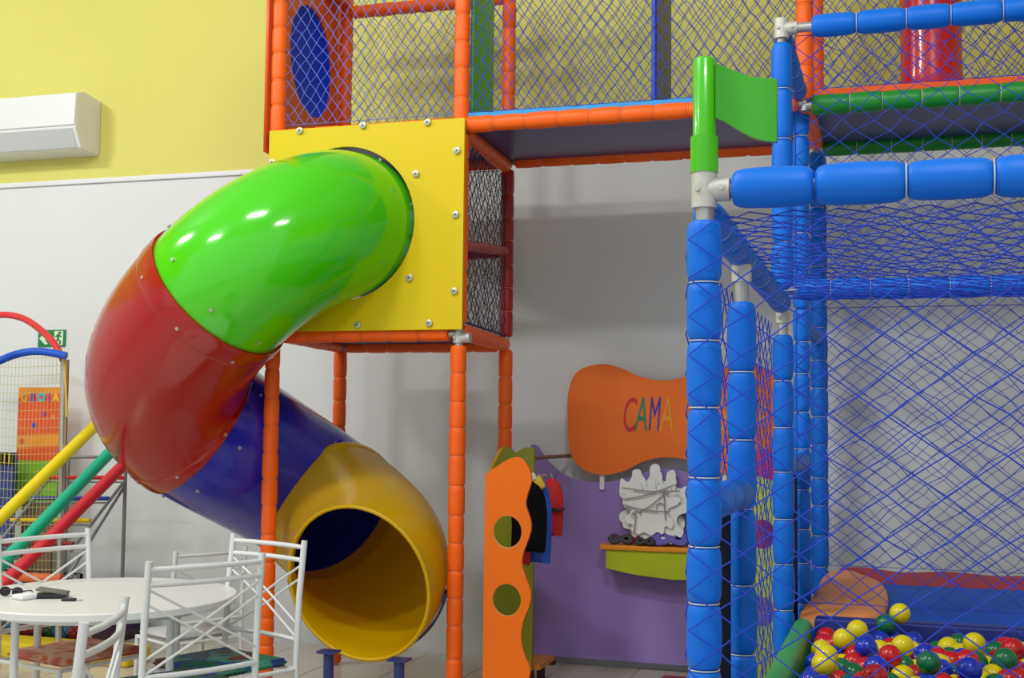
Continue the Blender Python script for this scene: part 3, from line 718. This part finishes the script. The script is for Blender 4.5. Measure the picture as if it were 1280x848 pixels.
boxobj('collar', (-.04, -.03, -.035), (.042, .0, .035), mat('yellow_cloth', (220, 180, 40), .7), k2, .012, Matrix.Translation((cc.x, 6.325, cc.z)) @ Matrix.Rotation(R(-28), 4, 'Y'), 'yellow collar')
boxobj('collar_trim', (-.04, -.034, .0), (.02, .0, .045), mat('white_cloth', (214, 206, 190), .7), k2, .01, Matrix.Translation((cc.x-.01, 6.322, cc.z+.02)) @ Matrix.Rotation(R(-28), 4, 'Y'), 'white collar trim')
k3 = cape(690, 6.56, .115, zt_+.0, at(690, 668, 6.56).z, CRD, 'red costume hanging furthest right on the rack')
boxobj('belt', (at(690, 600, 6.53).x-.056, 6.515, at(690, 638, 6.5).z-.008), (at(690, 600, 6.53).x+.056, 6.60, at(690, 638, 6.5).z+.01), mat('dark_belt', (70, 16, 22), .6), k3, .004, label='dark red belt')
rm = boxobj('floor_mat', (at(828, 700, 7.25).x, 6.75, 0), (-.62, 7.3, .03), mat('red_floor_mat', (176, 40, 52), .5, bump=.2, bscale=8), None, .008)
tag(rm, 'flat red mat on the floor in front of the purple board', 'mat')
# second rack seen through the netting
rk2 = thing('costume_rack', 'lime green rack board with violet openings seen through the blue netting', 'clothes rack', (-1.0, 6.9, 0))
wv = spline([(p.x, p.z, 0) for p in [at(a, b, 6.9) for a, b in ((940, 592), (950, 596), (975, 606), (982, 618), (975, 640), (982, 690), (976, 740), (982, 800), (980, 840))]], 4)
xl = at(932, 600, 6.9).x
ha, hb = at(953, 668, 6.9), at(953, 765, 6.9)
plate('board', [[(xl, .05)]+[(p.x, p.y) for p in wv]+[(wv[-1].x, .05)], circ(ha.x, ha.z, .07, .08, 28)[::-1], circ(hb.x, hb.z, .07, .08, 28)[::-1]], .018, face_Y(6.9), mat('lime_bright', (186, 200, 60), .45), rk2)
boxobj('base_board', (xl-.02, 6.9, .06), (xl+.35, 7.35, .085), mat('base_orange', (210, 130, 30), .45), rk2)
for xx in (xl+.03, xl+.28): tubeobj('foot', [(xx, 7.2, 0), (xx, 7.2, .06)], .02, mat('dark_wood', (70, 40, 34), .5), rk2)
cape(953, 7.06, .20, at(953, 562, 7.06).z, at(953, 700, 7.06).z, mat('magenta_cloth', (196, 34, 120), .6, bump=.3, bscale=15), 'magenta costume hanging behind the lime green board')

# ------------------------------------------------------------------ table and chairs
tc = (-3.246, 4.56)
tb = thing('round_table', 'round white table in the lower left among the white chairs', 'table', (tc[0], tc[1], 0))
rt = .56
g = G(); n = 64
for z, r_ in ((.75, rt-.004), (.746, rt), (.722, rt), (.718, rt-.004)):
    for k in range(n): g.v.append(Vector((tc[0]+r_*math.cos(2*math.pi*k/n), tc[1]+r_*math.sin(2*math.pi*k/n), z)))
for i in range(3):
    for k in range(n): l = (k+1) % n; g.f.append((i*n+k, i*n+l, (i+1)*n+l, (i+1)*n+k))
g.f += [tuple(range(n)), tuple(3*n+k for k in range(n))]
mobj('tabletop', g.mesh('tt', True, 30), mat('table_white', (226, 228, 226), .4), tb)
tubeobj('rim_frame', [(tc[0]+.43*math.cos(2*math.pi*k/40), tc[1]+.43*math.sin(2*math.pi*k/40), .70) for k in range(41)], .014, WHITE, tb, 8)
for a in (-105, -15, 75, 165):
    x, y = tc[0]+.42*math.cos(R(a)), tc[1]+.42*math.sin(R(a)); lg = tubeobj('leg', [(x, y, .012), (x, y, .718)], .016, WHITE, tb)
    tubeobj('leg_cap', [(x, y, 0), (x, y, .014)], .018, mat('grey_rubber', (120, 120, 120), .7), lg)
def make_chair(label, cush, cm2, wd=.47, h=.98, sc=1):
    t = thing('metal_chair', label, 'chair', (0, 0, 0), 'white metal chairs around the table')
    hw = wd/2; r = .0135
    for s in (-1, 1):
        x = s*hw
        tubeobj('back_post', [(x, -.035, h), (x, -.012, .75), (x, 0, .45), (x, -.02, .2), (x, -.05, .012)], r, WHITE, t, 10)
        tubeobj('front_leg', [(x*.94, .40, .45), (x*.94, .405, .2), (x*.94, .415, .012)], r, WHITE, t, 10)
        tubeobj('side_rail', [(x, 0, .44), (x*.94, .40, .44)], .010, WHITE, t, 8)
        tubeobj('side_stretcher', [(x, -.025, .18), (x*.94, .41, .18)], .007, WHITE, t, 8)
    def yb(z): return -.035*((z-.45)/.53) if z > .45 else 0
    def rail(z, bow=.02):
        tubeobj('back_rail', [(-hw, yb(z), z), (-hw*.5, yb(z)-bow, z), (0, yb(z)-bow*1.3, z), (hw*.5, yb(z)-bow, z), (hw, yb(z), z)], .0105, WHITE, t, 8)
    rail(h-.03); rail(h-.085); rail(.56)
    for dz in (0, .055):
        for s in (-1, 1):
            za, zb2 = h-.10-(.055-dz), .565+dz
            tubeobj('cross_rod', [(-s*hw, yb(za), za), (0, yb(.72)-.018-s*.003, (za+zb2)/2), (s*hw, yb(zb2), zb2)], .0052, WHITE, t, 6)
    tubeobj('seat_frame', [(-hw, 0, .44), (hw, 0, .44)], .010, WHITE, t, 8); tubeobj('seat_frame', [(-hw*.94, .4, .44), (hw*.94, .4, .44)], .010, WHITE, t, 8)
    me = G().box((-hw*.9, .015, .452), (hw*.9, .41, .485)).mesh('cushion')
    bm = bmesh.new(); bm.from_mesh(me); bmesh.ops.bevel(bm, geom=bm.edges[:], offset=.014, segments=3, affect='EDGES')
    for f in bm.faces: f.smooth = True
    bm.to_mesh(me); bm.free(); me.polygons.foreach_set('use_smooth', [True]*len(me.polygons))
    mobj('seat_cushion', me, cush, t, label=cm2)
    return t
def print_mat(name, cols_, sc):
    m = bpy.data.materials.new(name); m.use_nodes = True; nt = m.node_tree; b = nt.nodes['Principled BSDF']; b.inputs['Roughness'].default_value = .55
    tcn = nt.nodes.new('ShaderNodeTexCoord'); v = nt.nodes.new('ShaderNodeTexNoise'); v.inputs['Scale'].default_value = sc; v.inputs['Detail'].default_value = 1
    nt.links.new(tcn.outputs['Object'], v.inputs['Vector']); cr_ = nt.nodes.new('ShaderNodeValToRGB'); cr_.color_ramp.interpolation = 'CONSTANT'
    el = cr_.color_ramp.elements
    for i, c in enumerate(cols_):
        e = el[i] if i < 2 else el.new(.5); e.position = [0, .42, .5, .56, .62][i]; e.color = (*lin(c), 1)
    nt.links.new(v.outputs['Fac'], cr_.inputs[0]); nt.links.new(cr_.outputs[0], b.inputs['Base Color'])
    return m
PA = print_mat('print_green', [(20, 96, 74), (30, 60, 140), (60, 150, 120), (110, 50, 60), (190, 200, 190)], 7)
PBm = print_mat('print_orange', [(206, 104, 84), (212, 140, 118), (216, 170, 150), (208, 110, 60), (220, 172, 130)], 9)
def place(t, PL, PR, flip=1):
    PL, PR = Vector(PL), Vector(PR); c = (PL+PR)/2; d_ = PR-PL; a = math.atan2(d_.y, d_.x)
    if flip < 0: a += math.pi
    t.location = (c.x, c.y, 0); t.rotation_euler = (0, 0, a)
    off = Matrix.Rotation(a, 3, 'Z') @ Vector((0, -.035, 0)); t.location.x -= off.x; t.location.y -= off.y
def copy_tree(o, parent=None):
    c = o.copy(); COL.objects.link(c)
    if parent: c.parent = parent; c.matrix_local = o.matrix_local
    for ch in o.children: copy_tree(ch, c)
    return c
chA = make_chair('white metal chair with its back to the camera at the right of the table', PA, 'blue and green printed cushion')
bpy.context.view_layer.update()
chC = copy_tree(chA); chC['label'] = 'white metal chair right of the table, closest to the yellow slide exit'
chD = copy_tree(chA); chD['label'] = 'white metal chair nearest the camera in the bottom left, seen from the side'
chE = make_chair('white metal chair partly hidden behind the right side of the table', mat('cushion_grey', (190, 192, 192), .6), 'light grey cushion')
ch1 = make_chair('white metal chair at the far left behind the table, facing right', PBm, 'orange printed cushion')
place(chA, (-2.60, 3.93), (-2.37, 4.33)); place(chC, (-2.9, 5.03), (-2.45, 4.86), -1)
place(chD, (-1.985, 2.72), (-2.16, 3.14)); place(ch1, (-3.78, 4.56), (-3.655, 4.99), -1)
place(chE, (-3.42, 5.40), (-3.24, 5.75), 1); chE.scale = (.86, .86, .86)
# things on the table
p = atz(65, 746, .755)
wl = thing('wallet', 'black leather wallet lying half open on the white table', 'wallet', (p.x, p.y, .7505))
BLK = mat('black_leather', (26, 24, 32), .4, bump=.2, bscale=40); GRY = mat('grey_case', (110, 106, 104), .5)
Mw = Matrix.Translation((p.x, p.y, .7505)) @ Matrix.Rotation(R(25), 4, 'Z')
boxobj('lower_half', (-.065, -.04, 0), (.06, .045, .018), BLK, wl, .005, Mw)
boxobj('upper_half', (-.06, -.04, 0), (.065, .04, .009), GRY, wl, .004, Mw @ Matrix.Translation((-.0, 0, .024)) @ Matrix.Rotation(R(9), 4, 'Y'))
p = atz(86, 751, .752); ky = thing('key_fob', 'small dark key fob at the right end of the wallet', 'key fob', (p.x, p.y, .7505))
boxobj('fob_body', (-.028, -.016, 0), (.028, .016, .011), mat('dark_fob', (34, 30, 50), .4), ky, .005, Matrix.Translation((p.x, p.y, .7505)) @ Matrix.Rotation(R(20), 4, 'Z'))
mobj('key_ring', G().tube([(p.x+.04+.012*math.cos(2*math.pi*k/16), p.y+.012*math.sin(2*math.pi*k/16)+.014, .7535) for k in range(16)], .0016, 5, closed=True).mesh('k', True), STEEL, ky)
p = atz(31, 748, .755); nk = boxobj('napkin', (-.035, -.04, 0), (.035, .04, .022), mat('white_paper', (236, 236, 236), .8, bump=.6, bscale=20), None, .009, Matrix.Translation((p.x, p.y, .7505)) @ Matrix.Rotation(R(-15), 4, 'Z'))
tag(nk, 'crumpled white napkin beside the black wallet on the table', 'napkin')
p = atz(14, 742, .765); sgl = thing('sunglasses', 'folded black sunglasses at the left side of the table top', 'sunglasses', (p.x, p.y, .7505))
GL = mat('dark_lens', (12, 12, 16), .1)
for s in (-1, 1):
    mobj('lens', curve_mesh([circ(0, 0, .026, .019, 20)], .003, .001), GL, sgl, Matrix.Translation((p.x+s*.031, p.y, .772)) @ Matrix.Rotation(R(80), 4, 'X'))
    tubeobj('temple', [(p.x+s*.058, p.y, .776), (p.x+s*.05, p.y+.06, .772), (p.x+s*.02, p.y+.11, .757)], .0028, BLK, sgl, 6)
tubeobj('bridge', [(p.x-.058, p.y-.001, .778), (p.x, p.y-.004, .781), (p.x+.058, p.y-.001, .778)], .003, BLK, sgl, 6)

# ------------------------------------------------------------------ air conditioner and exit sign
ACW = mat('ac_plastic', (226, 230, 232), .3, coat=.1)
ax1 = -5.56; ax0 = -6.75
ac = thing('air_conditioner', 'white split air conditioner high on the yellow wall', 'air conditioner', (ax1-.5, W, 3.4))
def prism_x(name, prof, xa, xb, m, root, label=None, bev=.006):
    n = len(prof); g = G(); g.v = [Vector((xa, y, z)) for y, z in prof]+[Vector((xb, y, z)) for y, z in prof]
    g.f = [tuple(range(n)), tuple(reversed(range(n, 2*n)))]+[(i, n+i, n+(i+1) % n, (i+1) % n) for i in range(n)]
    me = g.mesh(name); bm = bmesh.new(); bm.from_mesh(me); bmesh.ops.bevel(bm, geom=bm.edges[:], offset=bev, segments=3, affect='EDGES')
    bm.to_mesh(me); bm.free()
    return mobj(name, me, m, root, label=label)
prism_x('body', [(W-.002, 3.80), (W-.20, 3.825), (W-.275, 3.80), (W-.285, 3.55), (W-.215, 3.415), (W-.002, 3.40)], ax0, ax1, ACW, ac, bev=.004)
prism_x('front_panel', [(W-.268, 3.800), (W-.286, 3.795), (W-.297, 3.565), (W-.270, 3.565)], ax0+.004, ax1-.004, ACW, ac, bev=.004)
prism_x('air_flap', [(W-.278, 3.548), (W-.287, 3.545), (W-.222, 3.418), (W-.210, 3.425)], ax0+.01, ax1-.03, mat('ac_flap', (196, 202, 204), .35), ac, bev=.002)
ex = thing('exit_sign', 'green emergency exit sign with white arrow and running figure on the white wall', 'sign', (-5.91, W, 2.0))
e0, e1 = at(48, 434, W), at(83, 412.5, W)
boxobj('sign_plate', (e0.x, W-.008, e0.z), (e1.x, W, e1.z), mat('exit_green', (16, 128, 70), .45), ex)
PHO = mat('pale_green_print', (214, 232, 206), .5)
ew, eh = e1.x-e0.x, e1.z-e0.z
def ep(u, v): return (e0.x+u*ew, e0.z+v*eh)
plate('arrow', [[ep(.05, .5), ep(.28, .88), ep(.38, .82), ep(.25, .58), ep(.5, .58), ep(.5, .42), ep(.25, .42), ep(.38, .18), ep(.28, .12)]], .002, face_Y(W-.0095), PHO, ex)
plate('door_symbol', [[ep(.60, .1), ep(.92, .1), ep(.92, .93), ep(.60, .93)]], .002, face_Y(W-.0095), PHO, ex)
EG = mat('exit_green', (16, 128, 70), .45)
plate('running_figure', [[ep(.74, .78), ep(.80, .70), ep(.88, .62), ep(.86, .56), ep(.79, .60), ep(.77, .45), ep(.86, .30), ep(.83, .14), ep(.79, .14), ep(.80, .28), ep(.73, .38), ep(.69, .22), ep(.62, .22), ep(.62, .28), ep(.66, .30), ep(.70, .46), ep(.71, .6), ep(.65, .55), ep(.62, .58)]], .002, face_Y(W-.0115), EG, ex)
hc = ep(.80, .82); plate('figure_head', [circ(hc[0], hc[1], .011, n=14)], .002, face_Y(W-.0115), EG, ex)

# ------------------------------------------------------------------ left play equipment
YT = 6.55
tr = thing('trampoline_cage', 'netted trampoline cage with red and blue padded arches at the far left', 'trampoline', (-5.6, YT, 0))
def arch(pts, r, m, lab):
    P = spline([at(a, b, y) for a, b, y in pts], 8)
    return tubeobj('arch', P, r, m, tr, 14, lab)
RP = mat('red_foam_tube', (214, 44, 52), .5, bump=.1); BP = mat('blue_foam_tube', (8, 84, 206), .45, bump=.1)
ra1 = arch([(-60, 432, 6.9), (-30, 404, 6.9), (0, 394, 6.85), (28, 398, 6.8), (50, 412, 6.7), (68, 430, 6.6), (79, 450, 6.55)], .022, RP, 'red padded arch')
arch([(-70, 490, 6.1), (-30, 466, 6.2), (0, 451, 6.3), (25, 442, 6.4), (50, 439.5, 6.45), (83, 445, 6.5)], .024, BP, 'blue padded arch')
pz = at(80, 447, YT)
xpole = at(80, 600, YT).x
tubeobj('pole', [(pz.x, YT, pz.z), (xpole, YT, 0)], .018, STEEL, tr, 12)
q = at(84, 450, YT+.08); tubeobj('pole', [(q.x, YT+.08, q.z), (q.x+.01, YT+.08, 0)], .014, mat('dull_red_pole', (150, 80, 84), .5), tr, 10)
tubeobj('pole_wrap', [(pz.x+.012, YT-.012, pz.z), (xpole+.016, YT-.012, 1.5)], .008, mat('yellow_strip', (216, 190, 60), .5), tr, 8)
# square mesh net
g = G(); pl = at(-40, 470, YT)
x0n, x1n = pl.x, xpole; ztn = 1.93
for i in range(28):
    x = x0n+(x1n-x0n)*i/27; g.tube([(x, YT, .5), (x, YT, ztn-.10*((x-x1n)/(x0n-x1n))**2)], .0014, 4)
for j in range(26):
    z = .5+j*.055; g.tube([(x0n, YT, z), ((x0n+x1n)/2, YT, z-.012), (x1n, YT, z)], .0014, 4)
mobj('net', g.mesh('n'), mat('pale_net', (196, 190, 120), .6), tr, kind='stuff')
tubeobj('bed_ring', [(x0n, YT-.01, .5), (x1n+.02, YT-.01, .5)], .03, mat('orange_rail', (230, 110, 60), .5), tr, 12)
tubeobj('pole', [(x0n, YT, 0), (x0n, YT, 1.85)], .018, STEEL, tr, 12)
for a, b, yy in ((-60, 432, 6.9), (-70, 490, 6.1)):
    e_ = at(a, b, yy); tubeobj('pole', [(e_.x, yy, 0), e_+Vector((0, 0, .01))], .018, STEEL, tr, 12)
# posters on the wall
def poster_mat():
    m = bpy.data.materials.new('poster_print'); m.use_nodes = True; nt = m.node_tree; b = nt.nodes['Principled BSDF']; b.inputs['Roughness'].default_value = .4
    tcn = nt.nodes.new('ShaderNodeTexCoord'); s = nt.nodes.new('ShaderNodeSeparateXYZ'); nt.links.new(tcn.outputs['Generated'], s.inputs[0])
    wv_ = nt.nodes.new('ShaderNodeTexWave'); wv_.wave_type = 'RINGS'; wv_.rings_direction = 'Z'; wv_.inputs['Scale'].default_value = 1.5; wv_.inputs['Distortion'].default_value = 1
    mp = nt.nodes.new('ShaderNodeMapping'); mp.inputs['Location'].default_value = (-.6, -.1, 0); mp.inputs['Scale'].default_value = (1, 1.6, 1)
    nt.links.new(tcn.outputs['Generated'], mp.inputs[0]); nt.links.new(mp.outputs[0], wv_.inputs[0])
    r1 = nt.nodes.new('ShaderNodeValToRGB'); r1.color_ramp.elements[0].position = .78; r1.color_ramp.elements[0].color = (*lin((226, 84, 34)), 1); r1.color_ramp.elements[1].position = .95; r1.color_ramp.elements[1].color = (*lin((236, 150, 40)), 1)
    nt.links.new(wv_.outputs['Fac'], r1.inputs[0])
    nz = nt.nodes.new('ShaderNodeTexNoise'); nz.inputs['Scale'].default_value = 4; nt.links.new(tcn.outputs['Generated'], nz.inputs[0])
    r2 = nt.nodes.new('ShaderNodeValToRGB'); r2.color_ramp.interpolation = 'CONSTANT'
    e = r2.color_ramp.elements; e[0].color = (*lin((120, 180, 40)), 1); e[1].position = .47; e[1].color = (*lin((40, 140, 60)), 1); q_ = e.new(.58); q_.color = (*lin((96, 44, 40)), 1)
    nt.links.new(nz.outputs['Fac'], r2.inputs[0])
    lt = nt.nodes.new('ShaderNodeMath'); lt.operation = 'LESS_THAN'; lt.inputs[1].default_value = .46; nt.links.new(s.outputs[1], lt.inputs[0])
    mx = nt.nodes.new('ShaderNodeMix'); mx.data_type = 'RGBA'; nt.links.new(lt.outputs[0], mx.inputs[0]); nt.links.new(r1.outputs[0], mx.inputs[6]); nt.links.new(r2.outputs[0], mx.inputs[7])
    nt.links.new(mx.outputs[2], b.inputs['Base Color'])
    return m
YPo = 7.35
po = thing('poster_board', 'tall orange printed board with coloured letters and balls behind the netting', 'poster', (-5.9, YPo, 0))
a_, b_ = at(18, 655, YPo), at(76, 484.5, YPo)
plate('printed_face', [rect(a_.x, .9, b_.x, b_.z)], .01, face_Y(YPo), poster_mat(), po)
boxobj('stand', (a_.x+.05, YPo+.01, 0), (b_.x-.05, YPo+.04, 1.2), mat('stand_wood', (120, 100, 80), .6), po)
for ch, c, px in (('G', (222, 160, 40), 32), ('E', (130, 70, 170), 42), ('O', (60, 190, 220), 53), ('L', (206, 60, 150), 63), ('A', (230, 190, 40), 71)):
    p = at(px, 497.5, YPo); mobj('letter', text_mesh(ch, .075, .002, offset=.004), mat('pl_%d' % px, c, .4), po, basis((p.x, YPo-.009, p.z), (1, 0, 0), (0, 0, 1)), label='coloured letter on the poster')
for px, py, c, r_ in ((56, 518, (150, 60, 150), .018), (43, 532, (40, 80, 200), .019), (59, 536, (220, 80, 80), .018), (67, 521, (240, 150, 90), .012), (28, 552, (224, 80, 60), .022)):
    p = at(px, py, YPo); plate('printed_ball', [circ(p.x, p.z, r_, n=16)], .002, face_Y(YPo-.0065), mat('pb_%d' % px, c, .4), po)
p = at(-30, 565, 7.2); q = at(17, 640, 7.2)
gb = thing('game_board', 'dark blue board with yellow and black top strip at the left edge', 'board', (p.x, 7.2, 0))
boxobj('panel', (p.x, 7.18, .35), (q.x, 7.22, p.z), mat('board_blue', (42, 62, 130), .5, mottle=.3, bscale=8), gb)
boxobj('stand', (p.x+.1, 7.18, 0), (q.x-.05, 7.22, .35), mat('stand_wood', (120, 100, 80), .6), gb)
boxobj('top_strip', (p.x, 7.172, p.z-.085), (q.x, 7.18, p.z), BLACK, gb)
for k in range(8):
    x = p.x+.01+k*.042
    if x+.01 < q.x: boxobj('stripe', (x, 7.168, p.z-.08), (x+.009, 7.172, p.z-.004), mat('stripe_yellow', (214, 190, 60), .5), gb)
# climbing ladder with coloured rungs
YL = 6.5; YL2 = 6.9
ld = thing('climbing_ladder', 'grey metal climbing frame with red, blue and yellow rungs at left', 'ladder', (-4.6, YL2, 0))
def lp(px, py, Y): return at(px, py, Y)
GST = mat('grey_steel', (140, 142, 144), .45, metal=.5)
for px in (157, 86):
    p = at(px, 590 if px == 157 else 560, YL2); tubeobj('upright', [(p.x, YL2, 0), (p.x, YL2, at(px, 572, YL2).z)], .012, GST, ld)
tubeobj('top_bar', [at(86, 572, YL2), at(157, 571, YL2)], .010, GST, ld)
for (a, b), (c, d_) in (((62, 598), (-10, 690)), ((157, 600), (88, 690)), ((157, 606), (60, 760)), ((90, 605), (20, 700))):
    tubeobj('side_rail', [at(a, b, YL2), at(c, d_, YL2-.45)], .010, GST, ld, 8)
RU = [('red', (206, 30, 36), 62, 157, 597.5, 0), ('blue', (26, 50, 160), 40, 136, 623.5, .12), ('yellow', (226, 190, 10), 14, 113, 651, .24), ('dark red', (150, 20, 40), -5, 92, 680, .34)]
for nm, c, xa, xb, y, dy in RU:
    tubeobj('rung', [at(xa, y-.5, YL2-dy), at(xb, y, YL2-dy)], .0135, mat('rung_'+nm, c, .4), ld, 12, f'{nm} padded rung')
    tubeobj('rung_bar', [at(xa, y+5, YL2-dy), at(xb, y+5.5, YL2-dy)], .006, GST, ld, 8)
# long foam bars leaning
for nm, c, P in (('yellow', (240, 216, 10), ((-20, 668, 6.0), (50, 602, 6.35), (140, 512, 6.85))), ('green', (0, 178, 136), ((-20, 728, 5.75), (60, 640, 6.15), (150, 553, 6.65))), ('red', (206, 36, 46), ((-5, 740, 5.7), (80, 652, 6.1), (162, 574, 6.55)))):
    pts = [at(*q) for q in P]; d_ = (pts[-1]-pts[0]).normalized()
    lo = pts[0]+d_*(-(pts[0].z-.04)/d_.z)
    t = thing('foam_bar', f'{nm} foam-padded bar slanting up at the left behind the table', 'bar', (lo.x, lo.y, 0))
    tubeobj('foam_sleeve', [lo, pts[-1]], .036, mat('foam_'+nm, c, .5, bump=.08), t, 18)
    tubeobj('core_pipe', [lo-d_*.02, pts[-1]+d_*.06], .012, STEEL, t, 8)
# low pool of balls and yellow mat at far left
lpool = thing('small_ball_pool', 'low dark play pool with a net front under the climbing frame', 'ball pool', (-5.3, 7.0, 0))
x0p, x1p = at(-40, 780, 6.9).x, at(112, 780, 6.9).x
boxobj('pool_floor', (x0p, 6.8, 0), (x1p, 7.45, .06), mat('dark_maroon', (60, 30, 50), .6), lpool, .005)
boxobj('pool_back', (x0p, 7.45, 0), (x1p, 7.5, .36), mat('dark_violet', (48, 36, 70), .6), lpool, .005)
for k in range(4): tubeobj('net_post', [(x0p+(x1p-x0p)*k/3, 6.8, 0), (x0p+(x1p-x0p)*k/3, 6.8, .5)], .01, BLACK, lpool, 8)
net('net', (x0p, 6.8, .05), (1, 0, 0), (0, 0, 1), x1p-x0p, .45, .09, .09, .003, BLACK, lpool)
sb = {'blue': (40, 110, 150), 'green': (40, 90, 40), 'maroon': (120, 30, 60), 'red': (170, 40, 40)}
sme = {}
for k, c in sb.items():
    bm = bmesh.new(); bmesh.ops.create_icosphere(bm, subdivisions=3, radius=.05)
    for f in bm.faces: f.smooth = True
    me = bpy.data.meshes.new('sball_'+k); bm.to_mesh(me); bm.free(); me.materials.append(mat('sball_'+k, c, .4)); sme[k] = me
ks = list(sb)
for i in range(14):
    for j in range(2):
        x = x0p+.08+i*(x1p-x0p-.16)/13; k = ks[(i*3+j*2+i//3) % 4]
        o = bpy.data.objects.new('ball', sme[k]); o.location = (x, 6.87+.105*j, .112+.0*j); COL.objects.link(o)
        tag(o, f'{k} ball inside the low dark pool at the far left', 'ball', f'{k} balls in the small pool')
ym = boxobj('floor_mat', (at(-40, 790, 6.55).x, 6.5, 0), (at(166, 790, 6.55).x, 6.76, .10), mat('yellow_foam', (226, 200, 10), .5, bump=.2, bscale=8), None, .02)
tag(ym, 'yellow foam mat on the floor behind the table', 'mat')
